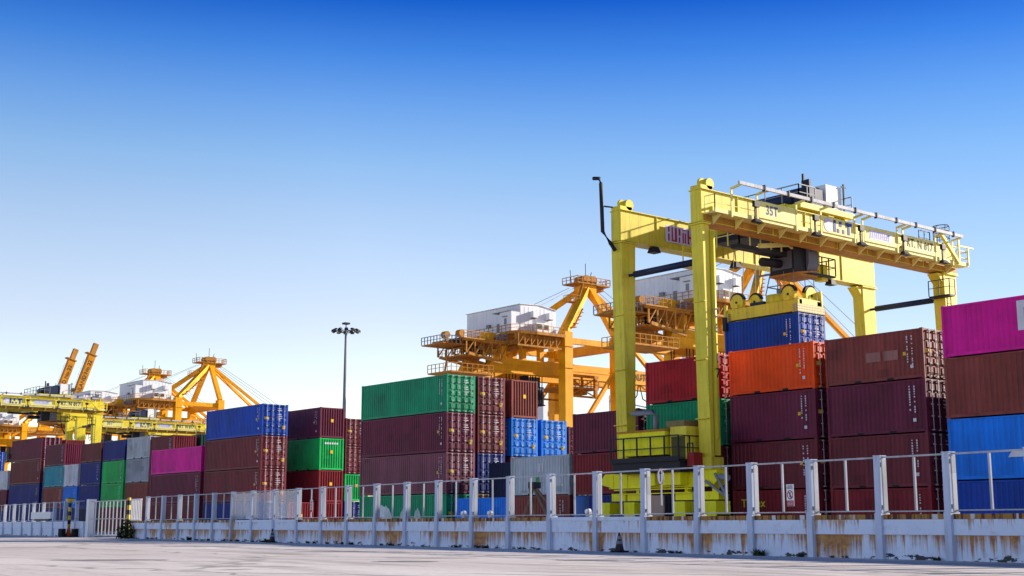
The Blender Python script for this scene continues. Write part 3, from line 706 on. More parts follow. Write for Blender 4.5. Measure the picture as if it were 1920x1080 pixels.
# ------------------------------------------------------------------ rubber-tyred gantry cranes
def rtg(label, ox, oy, full=True, trolley_x=11.0, cap='35T', span=24.3, group='yellow yard gantry cranes'):
    """local x along the span (left legs at 0), y along the stacks (frames at -3.55 and +2.65), z up"""
    t = thing('gantry_crane', label, 'crane', (ox, oy, 0), 0, group)
    yf, yb = -3.38, 3.22                  # frame centre lines
    zb, zt = 17.8, 19.75
    for y in (yf, yb):                    # girders with flange plates
        mb = MB().box(-0.55, span + 0.72, y - 0.42, y + 0.42, zb + 0.05, zt - 0.05)
        mb.box(-0.65, span + 0.8, y - 0.52, y + 0.52, zb, zb + 0.046).box(-0.6, span + 0.8, y - 0.52, y + 0.52, zt - 0.046, zt)
        for i in range(1, 8): mb.box(-0.6 + i * 3.1, -0.55 + i * 3.1, y - 0.48, y - 0.422, zb + 0.05, zt - 0.05)
        gd = mb.build('girder', M_YEL, t)
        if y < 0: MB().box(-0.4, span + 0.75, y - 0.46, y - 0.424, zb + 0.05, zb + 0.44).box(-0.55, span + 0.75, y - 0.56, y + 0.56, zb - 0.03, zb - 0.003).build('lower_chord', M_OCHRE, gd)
        MB().box(-0.2, span + 0.5, y - 0.06, y + 0.06, zt + 0.002, zt + 0.12).build('trolley_rail', M_RUSTO, gd)
    for y in (yf, yb):                    # tapering box legs
        xr = -0.02 if y < 0 else 0.62
        l = MB().taper((-0.28, xr - 0.04 if y < 0 else 0.34, y - 0.45, y + 0.43), 3.79, (-0.55, xr, y - 0.45, y + 0.43), zb - 0.033)
        l.box(-0.66, xr + 0.1, y - 0.56, y + 0.56, zb - 0.13, zb - 0.04)
        for z_ in (6.6, 9.9, 13.2): l.box(-0.56, (xr if y < 0 else 0.62) + 0.004, y - 0.458, y + 0.438, z_, z_ + 0.05)
        lg = l.build('leg', M_YEL, t)
        cp = MB().box(-0.55, 0.45, y - 0.4, y + 0.4, zt + 0.004, zt + 0.25)
        cp.disc((-0.2, y - 0.15, zt + 0.38), 0.30, 1, 0.16, 14).disc((0.25, y - 0.15, zt + 0.38), 0.34, 1, 0.5, 14)
        cp.build('leg_cap', M_YEL, lg)
        l = MB().taper((span - 0.42, span + 0.32, y - 0.45, y + 0.43), 3.79, (span - 0.85, span + 0.66, y - 0.45, y + 0.43), zb - 0.033)
        l.box(span - 0.95, span + 0.78, y - 0.56, y + 0.56, zb - 0.13, zb - 0.04)
        l.prism([(span - 0.86, zb - 0.14), (span - 1.5, zb - 0.14), (span - 0.86, zb - 0.8)], 1, y - 0.4, y + 0.4)
        l.build('leg', M_YEL, t)
    # cable duct on the front left leg, numbered
    dt = MB().box(0.06, 0.42, yf - 0.50, yf + 0.1, 4.6, 17.4)
    dt.tube([(0.20, yf - 0.50, 5.5), (0.20, yf - 0.50, 17.3)], 0.12, 10).box(0.0, 0.45, yf - 0.56, yf + 0.12, 9.3, 9.42).box(0.0, 0.45, yf - 0.56, yf + 0.12, 12.8, 12.9)
    duct = dt.build('cable_duct', M_YEL, t)
    for i, chd in enumerate('C6-17'):
        link('number', text_mesh(chd, 0.75, M_TXTK, 0.004, 0.006), duct, (0.24, yf - 0.635, 12.55 - i * 0.85), FACE_MY)
    # front walkway with sign panels, handrails and festoon track
    wy0, wy1 = yf - 0.54, yf - 1.30
    mb = MB().box(-0.4, span + 0.9, wy1, wy0, zb + 0.42, zb + 0.50)
    for i in range(13): mb.prism([(wy0, zb + 0.41), (wy1 + 0.1, zb + 0.41), (wy0, zb - 0.1)], 0, 0.2 + i * 1.95, 0.28 + i * 1.95)
    mb.box(-0.4, span + 0.9, wy1 - 0.03, wy1 - 0.003, zb + 0.42, zb + 0.66)
    mb.build('walkway', M_YELP, t)
    MB().rail([(-0.4, wy1, zb + 0.5), (span + 0.9, wy1, zb + 0.5)], 0.95, 0.022, 1.45).rail([(-0.4, wy1, zb + 0.5), (-0.4, wy0, zb + 0.5)], 0.95, 0.022).rail([(span + 0.9, wy1, zb + 0.5), (span + 0.9, wy0 + 1.6, zb + 0.5)], 0.95, 0.03).build('handrail', M_YELP, t)
    for x in (0.9, 3.12, 6.68, 9.02, 12.38, 13.2, 16.88, 17.5, 21.18, 23.2):
        MB().box(x, x + 0.13, wy1 - 0.10, wy1 - 0.035, zb + 0.3, zt + 0.10).bar((x + 0.065, wy1 - 0.06, zt + 0.02), (x + 0.065, wy1 - 0.72, zt + 0.12), 0.12, 0.12).build('track_bracket', M_YELP, t)
    tr = MB().box(0.85, span - 0.8, wy1 - 0.80, wy1 - 0.68, zt + 0.13, zt + 0.33)
    tr.m(1)
    for i in range(10): tr.box(3.0 + i * 2.15, 3.1 + i * 2.15, wy1 - 0.85, wy1 - 0.63, zt + 0.06, zt + 0.42)
    tr.build('festoon_track', [M_RAILP, M_DARK], t)
    sg = [(3.3, 6.6, M_YELP, cap, M_TXTB), (9.2, 12.3, M_YELP, None, None), (13.4, 16.8, M_YELP, 'wordmark', None), (17.7, 21.1, M_YELP, 'RT. N 617', M_TXTK)]
    for a, b, m, tx, tm_ in sg:
        pn = MB().box(a, b, wy1 - 0.10, wy1 - 0.06, zb + 0.62, zb + 1.62).build('sign_panel', m, t)
        yy = wy1 - 0.107
        if tx == 'wordmark':
            MB().box(a + 0.5, b - 0.5, yy - 0.004, yy, zb + 0.82, zb + 1.42).build('lettering_plate', M_PURP, pn)
            le = MB(); x_ = a + 0.62; r_ = random.Random(4)
            while x_ < b - 0.75:
                le.box(x_, x_ + 0.075, yy - 0.012, yy - 0.0045, zb + 0.90, zb + 1.34)
                k_ = r_.random()
                if k_ < 0.45: le.box(x_ + 0.078, x_ + 0.16, yy - 0.012, yy - 0.0045, zb + 1.27, zb + 1.34)
                if k_ > 0.3: le.box(x_ + 0.078, x_ + 0.16, yy - 0.012, yy - 0.0045, zb + 1.08, zb + 1.15)
                if k_ > 0.7: le.box(x_ + 0.078, x_ + 0.16, yy - 0.012, yy - 0.0045, zb + 0.90, zb + 0.97)
                x_ += 0.21
            le.build('lettering', M_SIGNP, pn)
        elif tx:
            link('lettering', text_mesh(tx, 0.78, tm_, 0.003, 0.012, 0.85), pn, ((a + b) / 2 - (0.5 if tx == cap else 0), yy - 0.004, zb + 1.13), FACE_MY)
        else:
            lg = MB().disc((a + 0.55, yy - 0.004, zb + 1.12), 0.44, 1, 0.01, 22)
            lg.build('emblem_disc', M_PURP, pn)
            e = MB().box(a + 1.05, a + 1.30, yy - 0.01, yy, zb + 0.75, zb + 1.50)
            e.box(a + 1.62, a + 1.88, yy - 0.01, yy, zb + 1.15, zb + 1.48).box(a + 1.42, a + 1.62, yy - 0.01, yy, zb + 0.74, zb + 1.0).box(a + 1.92, a + 2.12, yy - 0.01, yy, zb + 0.74, zb + 1.0)
            e.box(a + 2.45, a + 2.68, yy - 0.01, yy, zb + 0.74, zb + 1.28).box(a + 2.25, a + 2.90, yy - 0.01, yy, zb + 1.284, zb + 1.50)
            e.build('emblem', M_TXTB, pn)
    # floodlights under the walkway
    for x in (2.9, 8.4, 12.9, 17.5, 21.9):
        fl = MB().bar((x, wy1 - 0.15, zb + 0.45), (x, wy1 - 0.15, zb + 1.5), 0.09, 0.09).box(x - 0.22, x + 0.22, wy1 - 0.32, wy1 - 0.12, zb + 1.15, zb + 1.5)
        fl.taper((x - 0.35, x + 0.42, wy1 - 0.45, wy1 - 0.05), zb + 0.22, (x - 0.18, x + 0.2, wy1 - 0.3, wy1 - 0.08), zb + 0.44)
        fl.build('floodlight', M_DARK, t)
    # right end: diagonal brace, ladder cage
    MB().bar((span - 2.4, wy1 - 0.1, zt + 0.35), (span - 0.4, wy1 - 0.1, zb + 0.5), 0.2, 0.2).box(span - 0.3, span - 0.18, wy1 - 0.1, wy1 - 0.02, zb + 0.5, zt + 0.3).box(span + 0.8, span + 0.92, wy1 - 0.1, wy1 - 0.02, zb + 0.5, zb + 1.75).bar((span - 0.5, wy1, zb + 1.75), (span + 1.6, wy1, zb + 1.78), 0.09).build('end_brace', M_YEL, t)
    cg = MB()
    for z in (zt + 0.1, zt + 0.55, zt + 1.0, zt + 1.4):
        for k in range(12):
            a0, a1 = 2 * PI * k / 12, 2 * PI * (k + 1) / 12
            cg.bar((span - 0.1 + 0.5 * math.cos(a0), yf + 0.55 * math.sin(a0), z), (span - 0.1 + 0.5 * math.cos(a1), yf + 0.55 * math.sin(a1), z), 0.05)
    for k in range(6):
        a0 = 2 * PI * k / 6; cg.bar((span - 0.1 + 0.5 * math.cos(a0), yf + 0.55 * math.sin(a0), zt + 0.1), (span - 0.1 + 0.5 * math.cos(a0), yf + 0.55 * math.sin(a0), zt + 1.4), 0.04)
    cg.rail([(span - 1.9, yf - 0.6, zt), (span - 0.6, yf - 0.6, zt)], 1.0, 0.025, 0.7).rail([(span - 1.9, yf + 0.6, zt), (span - 0.6, yf + 0.6, zt)], 1.0, 0.025, 0.7)
    cg.build('ladder_cage', M_DARK, t)
    # red-lettered white board on the inner girder (its face towards -y)
    by = yb - 0.50
    bd = MB().box(3.2, 6.8, by - 0.06, by - 0.04, zb + 0.42, zb + 1.50).build('banner_board', M_PURP, t)
    e = MB()
    for a, b, z0, z1 in ((0.10, 0.24, 0.62, 0.95), (0.10, 0.24, 0.05, 0.52), (0.42, 0.54, 0.05, 0.95), (0.54, 0.72, 0.05, 0.16), (0.72, 0.90, 0.05, 0.95), (1.06, 1.22, 0.50, 0.95), (1.06, 1.18, 0.05, 0.40), (1.40, 1.68, 0.86, 0.95), (1.40, 1.52, 0.05, 0.72), (1.60, 1.72, 0.05, 0.72), (1.86, 2.02, 0.05, 0.95), (2.02, 2.2, 0.4, 0.55), (2.2, 2.36, 0.05, 0.95), (2.56, 2.72, 0.05, 0.95), (2.9, 3.3, 0.8, 0.95), (3.02, 3.18, 0.05, 0.796)):
        e.box(3.3 + a, 3.3 + b, by - 0.072, by - 0.062, zb + 0.46 + z0, zb + 0.46 + z1)
    e.build('lettering', M_TXTR, bd)
    for x, y in ((2.4, yb - 0.3), (10.0, yb - 0.3), (20.0, yb - 0.3)):
        MB().taper((x - 0.32, x + 0.32, y - 0.3, y + 0.3), zb - 0.38, (x - 0.2, x + 0.2, y - 0.2, y + 0.2), zb - 0.01).build('floodlight', M_DARK, t)
    MB().box(span + 0.2, span + 0.5, yb - 0.2, yb + 0.1, zt, zt + 0.55).box(span - 0.3, span + 0.2, yb - 0.4, yb - 0.1, zt + 0.3, zt + 0.8).build('camera_mount', M_DARK, t)
    # dark blue tie struts between the frames
    for x, z in ((0.1, 15.7), (span, 16.1)):
        MB().tube([(x, yf + 0.46, z), (x, yf + 0.9, z)], 0.09, 8).tube([(x, yf + 0.9, z), (x, yb - 0.9, z)], 0.20, 10).tube([(x, yb - 0.9, z), (x, yb - 0.46, z)], 0.09, 8).build('tie_strut', M_BLUEST, t)
    # exhaust stack at the back left leg
    ex = MB().tube([(-0.75, yb - 0.1, 17.2), (-0.85, yb + 0.2, 17.7), (-1.25, yb + 0.45, 18.4), (-1.3, yb + 0.5, 21.4), (-1.35, yb + 0.6, 21.75), (-1.35, yb + 1.1, 21.85)], 0.12, 8)
    ex.bar((-1.3, yb + 0.5, 20.0), (-0.5, yb + 0.3, 20.0), 0.08)
    ex.build('exhaust_pipe', M_DARK, t)
    # sill beams, yokes, wheel covers and tyres
    for x, s in ((0.0, 1), (span, -1)):
        sb = MB().prism([(-4.3, 3.2), (-4.0, 2.95), (4.0, 2.95), (4.9, 3.15), (5.0, 3.4), (4.6, 3.78), (-4.3, 3.78)], 0, x - 0.42, x + 0.42)
        sb.box(x - 0.5, x + 0.5, -3.9, 4.2, 2.90, 2.947)
        for y in (-3.4, -2.1, -0.9, 0.3, 1.5, 2.7, 3.9): sb.box(x - 0.47, x + 0.47, y - 0.03, y + 0.03, 2.96, 3.70)
        sb.build('sill_beam', M_YEL2, t)
        MB().box(x - 0.66 * s, x - 0.60 * s, -2.6, 3.6, 2.78, 2.84).box(x - 0.66 * s, x - 0.60 * s, -2.6, 3.6, 2.55, 2.60).build('cable_tray', M_YEL2, t)
        for ya, yb_ in ((-4.35, -3.3), (-2.4, -1.1), (1.5, 2.75), (2.95, 4.1)):
            yc = (ya + yb_) / 2
            MB().box(x - 0.38, x + 0.38, ya, yb_, 2.18, 2.62).box(x - 0.16, x + 0.16, yc - 0.12, yc + 0.12, 2.623, 2.897).build('bogie', M_YEL2, t)
        for yc in (-3.9, -1.6, 2.4, 4.5):
            for dx in (-0.36, 0.36):
                wv = MB().disc((x + dx, yc, 0.72), 0.72, 0, 0.42, 24).build('wheel', M_BLK, t)
                MB().disc((x + dx + (-0.22 if dx < 0 else 0.22), yc, 0.72), 0.34, 0, 0.06, 14).build('rim', M_YEL2, wv)
            MB().box(x - 0.62, x + 0.55, yc - 0.45, yc + 0.42, 1.38, 2.10).box(x - 0.62, x - 0.56, yc - 0.45, yc + 0.42, 0.7, 1.377).build('wheel_guard', M_YEL2, t)
    # ladder and railings on the right leg
    ld = MB().box(span - 1.4, span - 0.75, yf - 1.2, yf + 0.4, 16.0, 16.12)
    ld.rail([(span - 1.4, yf + 0.4, 16.12), (span - 1.4, yf - 1.2, 16.12), (span - 0.75, yf - 1.2, 16.12)], 1.05, 0.025, 0.7)
    for z in range(34):
        ld.bar((span - 1.05, yf - 0.75, 5.0 + z * 0.33), (span - 0.6, yf - 0.75, 5.0 + z * 0.33), 0.035)
    ld.bar((span - 1.05, yf - 0.75, 4.6), (span - 1.05, yf - 0.75, 16.1), 0.05).bar((span - 0.6, yf - 0.75, 4.6), (span - 0.6, yf - 0.75, 16.1), 0.05)
    for z in (10.9, 11.6, 12.3, 13.0, 13.7):
        ld.bar((span - 1.1, yf - 1.4, z), (span - 0.5, yf - 1.4, z), 0.04).bar((span - 1.1, yf - 1.4, z), (span - 1.1, yf - 0.5, z), 0.04)
    ld.build('ladder', M_DARK, t)
    # trolley across the girders
    tx = trolley_x
    tm = MB().box(tx - 2.6, tx + 2.8, yf - 0.5, yf - 0.1, zt + 0.25, zt + 0.6).box(tx - 2.6, tx + 2.8, yb - 0.3, yb + 0.3, zt + 0.25, zt + 0.6)
    tm.box(tx - 2.5, tx - 2.1, yf, yb, zt + 0.1, zt + 0.55).box(tx + 2.3, tx + 2.7, yf, yb, zt + 0.1, zt + 0.55).box(tx - 2.5, tx + 2.7, yf + 0.8, yb - 0.8, zt + 0.56, zt + 0.72)
    trl = tm.build('trolley', M_YEL, t)
    MB().rail([(tx - 2.6, yf - 0.4, zt + 0.72), (tx - 1.0, yf - 0.4, zt + 0.72)], 1.0, 0.03, 0.8).rail([(tx - 2.6, yf - 0.4, zt + 0.72), (tx - 2.6, yb - 0.4, zt + 0.72), (tx + 2.7, yb - 0.4, zt + 0.72), (tx + 2.7, yf - 0.4, zt + 0.72)], 1.0, 0.03, 1.2).build('trolley_rail_guard', M_STEEL, trl)
    wn = MB().tube([(tx - 0.9, yf + 1.2, zt + 1.35), (tx - 0.9, yb - 2.4, zt + 1.35)], 0.5, 14).tube([(tx + 0.3, yf + 0.4, zt + 1.5), (tx + 0.3, yf + 1.7, zt + 1.5)], 0.62, 14).box(tx - 1.2, tx + 0.4, yf + 0.1, yf + 1.5, zt + 0.75, zt + 1.9).box(tx - 1.3, tx - 1.1, yf - 0.2, yf + 0.4, zt + 0.75, zt + 2.3)
    wn.build('winch', M_BLUEST, trl)
    MB().box(tx + 0.75, tx + 2.3, yf + 0.1, yf + 1.7, zt + 0.75, zt + 2.35).build('electrical_box', M_WHITE, trl)
    MB().bar((tx + 2.45, yf, zt + 0.7), (tx + 2.45, yf, zt + 2.6), 0.1).bar((tx + 2.2, yf, zt + 2.4), (tx + 2.7, yf, zt + 2.4), 0.07).build('trolley_mast', M_DARK, trl)
    MB().bar((tx - 1.6, yf, zt + 0.7), (tx - 1.6, yf, zt + 2.6), 0.14).build('trolley_mast', M_DARK, trl)
    # operator cabin and machinery hanging under the trolley
    cbx = tx - 0.35
    cb = MB().box(cbx - 1.1, cbx + 1.1, yf + 1.1, yf + 3.0, zb - 1.5, zb + 0.5)
    cb.box(cbx - 0.9, cbx + 0.9, yf + 1.4, yf + 2.7, zb + 0.5, zb + 1.9)
    cab = cb.build('operator_cabin', M_DARK, trl)
    MB().prism([(yf + 1.06, zb - 1.35), (yf + 0.85, zb - 0.8), (yf + 0.85, zb - 0.1), (yf + 1.06, zb + 0.3)], 0, cbx + 0.05, cbx + 1.05).build('cabin_window', M_CABG, cab)
    MB().box(cbx - 1.14, cbx - 1.104, yf + 1.25, yf + 2.8, zb - 1.2, zb - 0.1).build('cabin_window', M_CABG, cab)
    MB().box(cbx - 1.15, cbx + 1.15, yf + 1.0, yf + 3.05, zb - 1.62, zb - 1.504).bar((cbx - 1.1, yf + 0.95, zb - 1.55), (cbx + 1.1, yf + 0.95, zb - 1.2), 0.1).build('cabin_floor', M_RUSTO, cab)
    hb = MB().box(cbx + 1.15, cbx + 3.2, yf + 1.2, yf + 2.6, zb - 1.35, zb - 1.25).rail([(cbx + 1.15, yf + 1.2, zb - 1.25), (cbx + 3.2, yf + 1.2, zb - 1.25), (cbx + 3.2, yf + 2.6, zb - 1.25)], 1.1, 0.03, 0.7)
    hb.build('cabin_landing', M_DARK, trl)
    MB().box(cbx + 1.35, cbx + 2.0, yf + 1.5, yf + 2.4, zb - 1.2, zt + 0.1).box(cbx + 2.3, cbx + 2.9, yf + 1.6, yf + 2.2, zb - 1.55, zb - 0.5).build('cabin_hanger', M_YEL, trl)
    uh = MB().box(tx - 5.2, tx - 2.6, yf + 1.2, yf + 4.4, zb + 0.30, zb + 0.8).box(tx - 4.4, tx - 1.2, yf + 1.4, yf + 4.0, zb + 0.85, zb + 1.5)
    uh.box(tx - 6.4, tx - 3.4, yf + 1.3, yf + 1.9, zb - 0.55, zb - 0.30).box(tx - 3.6, tx - 1.4, yf + 1.6, yf + 2.4, zb - 0.45, zb - 0.1).tube([(tx - 3.2, yf + 2.2, zb - 0.9), (tx - 1.2, yf + 2.2, zb - 0.8)], 0.28, 10)
    uh.build('hoist_machinery', M_DARK, trl)
    ug = MB().rail([(tx - 6.3, yf + 1.3, zb - 0.3), (tx - 1.4, yf + 1.3, zb - 0.3)], 1.3, 0.035, 0.9).rail([(tx - 6.3, yf + 1.3, zb - 0.3), (tx - 6.3, yf + 4.0, zb - 0.3)], 1.3, 0.035, 0.9)
    ug.bar((tx - 4.6, yf + 1.2, zb - 0.25), (tx - 1.3, yf + 1.2, zb + 0.3), 0.16, 0.28).bar((tx - 1.9, yf + 1.2, zb + 0.3), (tx - 1.0, yf + 1.2, zb - 0.1), 0.16, 0.24)
    ug.build('hoist_frame', M_YELP, trl)
    MB().box(3.5, 5.5, yb - 1.7, yb - 0.7, zb - 1.15, zb - 1.05).rail([(3.5, yb - 1.7, zb - 1.05), (5.5, yb - 1.7, zb - 1.05), (5.5, yb - 0.7, zb - 1.05)], 1.05, 0.03, 0.9).build('inspection_platform', M_YEL, t)
    # power unit on the left sill
    pu = MB().box(-1.15, 0.9, -1.15, 2.6, 4.72, 6.05).build('power_unit', M_YEL2, t)
    p2 = MB()
    for i in range(4): p2.box(-1.175, -1.152, -1.12 + i * 0.93, -0.25 + i * 0.93, 4.8, 5.95)
    p2.build('panel', M_YEL2, pu)
    MB().box(-1.25, 1.0, -1.25, 2.7, 6.054, 6.16).build('unit_roof', M_RUSTO, pu)
    MB().box(-0.95, 0.9, -2.6, -1.35, 4.2, 6.25).build('generator_box', M_YEL, pu)
    MB().box(-0.975, -0.954, -2.5, -1.45, 4.3, 5.7).build('radiator', M_OLIVE, pu)
    MB().tube([(-0.4, 0.3, 6.2), (-0.4, 0.3, 7.0), (-0.4, 0.55, 7.25), (-0.4, 2.2, 7.25)], 0.16, 10).build('exhaust_elbow', M_STEEL, pu)
    MB().box(-0.8, 0.4, -2.3, -0.9, 6.26, 6.6).build('air_intake', M_GOLDY, pu)
    MB().box(-1.75, 1.0, -2.7, 2.75, 4.30, 4.40).box(-1.75, -1.7, -2.7, 2.75, 4.40, 4.52).build('platform', M_DARK, t)
    MB().box(-1.6, 0.9, -2.65, 2.7, 3.72, 4.296).build('platform_skirt', M_DARK, t)
    MB().rail([(-1.72, 2.72, 4.40), (-1.72, -2.7, 4.40)], 1.3, 0.036, 1.1).bar((-1.72, 2.72, 4.55), (-1.72, -2.7, 4.55), 0.05).rail([(-1.72, -2.7, 4.40), (1.0, -2.7, 4.40)], 1.3, 0.025, 0.9).build('platform_handrail', M_DARK, t)
    MB().box(-1.2, -0.5, -3.35, -2.85, 4.0, 4.75).build('control_box', M_REDP, t)
    MB().bar((-1.2, -3.3, 4.75), (-1.2, -3.3, 5.25), 0.05).bar((-1.2, -3.3, 5.25), (-1.2, -2.9, 5.25), 0.05).bar((-1.2, -2.9, 5.25), (-1.2, -2.9, 4.75), 0.05).build('grab_rail', M_DARK, t)
    MB().box(-0.5, 0.5, -4.0, -2.85, 3.79, 4.5).build('leg_foot', M_YEL, t)
    MB().box(-1.1, -0.55, -2.2, -0.6, 3.0, 3.7).box(-1.1, -0.55, -0.2, 1.0, 3.0, 3.7).build('cable_box', M_YEL2, t)
    MB().box(-1.13, -1.104, 0.35, 0.85, 3.2, 3.55).build('plate', M_PURP, t)
    # drive gear beside the front leg
    dg = MB().bar((-0.6, -4.3, 3.6), (-0.3, -4.9, 2.3), 0.14).bar((-0.6, -3.6, 3.2), (-0.3, -4.9, 2.3), 0.14).tube([(-0.5, -4.6, 3.4), (-0.5, -5.2, 3.3)], 0.17, 10)
    dg.build('steering_rod', M_STEEL, t)
    return t
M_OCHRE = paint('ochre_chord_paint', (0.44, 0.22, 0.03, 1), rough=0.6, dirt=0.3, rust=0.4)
M_OLIVE = paint('olive_grille_paint', (0.12, 0.105, 0.025, 1), rough=0.7)
M_GOLDY = paint('dirty_ochre_metal', (0.22, 0.16, 0.06, 1), rough=0.7)
main = rtg('yellow yard crane standing over the container stacks at the right', 54.92, 53.4, True, 10.9)
rtg('farther yellow yard crane with white dots at the left edge', 54.92, 202.3, False, 17.5, '35T')
rtg('yellow yard crane partly hidden behind the blue container', 89.8, 235.5, False, 11.5, '35T')

# spreader and the container it carries
sp = thing('container_spreader', 'yellow spreader with four rope sheaves on the hanging blue container', 'spreader', (64.0, 50.65, 13.70))
MB().box(0.15, 0.55, 0.1, 5.9, 0.12, 0.85).box(2.05, 2.45, 0.1, 5.9, 0.12, 0.85).box(0.55, 2.05, 1.2, 4.8, 0.2, 0.75).build('main_frame', M_YEL, sp)
for y_ in (0.0, 5.6): MB().box(-0.02, 2.62, y_, y_ + 0.45, 0.05, 0.55).build('end_beam', [M_CHECK], sp)
MB().prism([(0.1, 0.554), (0.5, 0.554), (0.5, 0.95), (0.3, 1.0), (0.1, 0.9)], 0, 0.3, 2.4).build('end_cover', M_YELP, sp)
for (x, y, ax, r) in ((0.35, 5.1, 0, 0.52), (0.95, 4.1, 0, 0.45), (0.35, 0.9, 0, 0.50), (1.9, 0.55, 1, 0.55)):
    sh = MB().disc((x, y, 1.25), r, ax, 0.30, 22).build('sheave', M_YEL, sp)
    MB().disc((x, y, 1.30), r + 0.09, ax, 0.22, 22, R(10), R(170)).build('sheave_guard', M_DARK, sh)
    c = [x, y, 1.25]; c[ax] -= 0.17
    MB().disc(c, 0.08, ax, 0.05, 8).build('axle', M_DARK, sh)
    MB().box(x - 0.3, x + 0.3, y - 0.22, y + 0.22, 0.85, 1.1).build('sheave_bracket', M_YEL, sh)
MB().tube([(1.2, 2.4, 0.76), (1.2, 2.4, 1.45)], 0.85, 16).build('slewing_tub', M_YEL, sp)
b = MB()
for dx, dy in ((-0.6, -0.6), (0.6, -0.6), (0.6, 0.6), (-0.6, 0.6)): b.bar((1.2 + dx, 2.4 + dy, 1.46), (1.2 + dx * 0.6, 2.4 + dy * 0.6, 2.9), 0.05)
for z, k in ((2.0, 0.85), (2.85, 0.62)):
    q = [(1.2 + 0.6 * k * a, 2.4 + 0.6 * k * c_, z) for a, c_ in ((-1, -1), (1, -1), (1, 1), (-1, 1), (-1, -1))]
    for p_, q_ in zip(q, q[1:]): b.bar(p_, q_, 0.06)
b.bar((1.2, 2.2, 2.92), (1.2, 4.2, 2.95), 0.12).tube([(1.2, 2.4, 1.45), (1.2, 2.4, 1.85)], 0.16, 8)
b.build('cable_basket', M_STEEL, sp)
MB().box(0.6, 1.0, 3.2, 4.3, 0.85, 1.15).build('hydraulic_box', M_BLUEST, sp)
MB().bar((2.5, 0.2, 0.55), (2.5, 0.25, 1.55), 0.12, 0.3).bar((0.0, 5.95, 0.0), (0.1, 5.9, 1.15), 0.14, 0.2).build('guide_arm', M_YEL, sp)
MB().bar((-0.08, 5.9, -0.55), (-0.05, 5.9, 0.35), 0.16, 0.3).bar((2.66, 0.15, -0.3), (2.66, 0.15, 0.6), 0.08, 0.25).build('corner_flipper', M_DARK, sp)
rp = MB()
for (x, y, tx, ty) in ((0.35, 5.6, 0.9, 4.6), (0.35, 4.7, 0.9, 4.0), (0.95, 3.8, 1.4, 3.6), (0.35, 1.3, 0.8, 1.6), (0.35, 0.5, 0.8, 1.0), (1.5, 0.55, 1.9, 1.2), (2.4, 0.55, 2.6, 1.3), (2.2, 5.2, 2.3, 4.6)):
    rp.bar((x, y, 1.3), (x + (tx - x) * 0.3, y + (ty - y) * 0.3, 6.6), 0.035)
rp.build('hoist_rope', M_STEEL, sp)
hung = container(64.0, 50.65, 11.12, 6.0, 2.58, C_BLUE, 'royal blue container hanging from the yellow spreader', D, True, True)

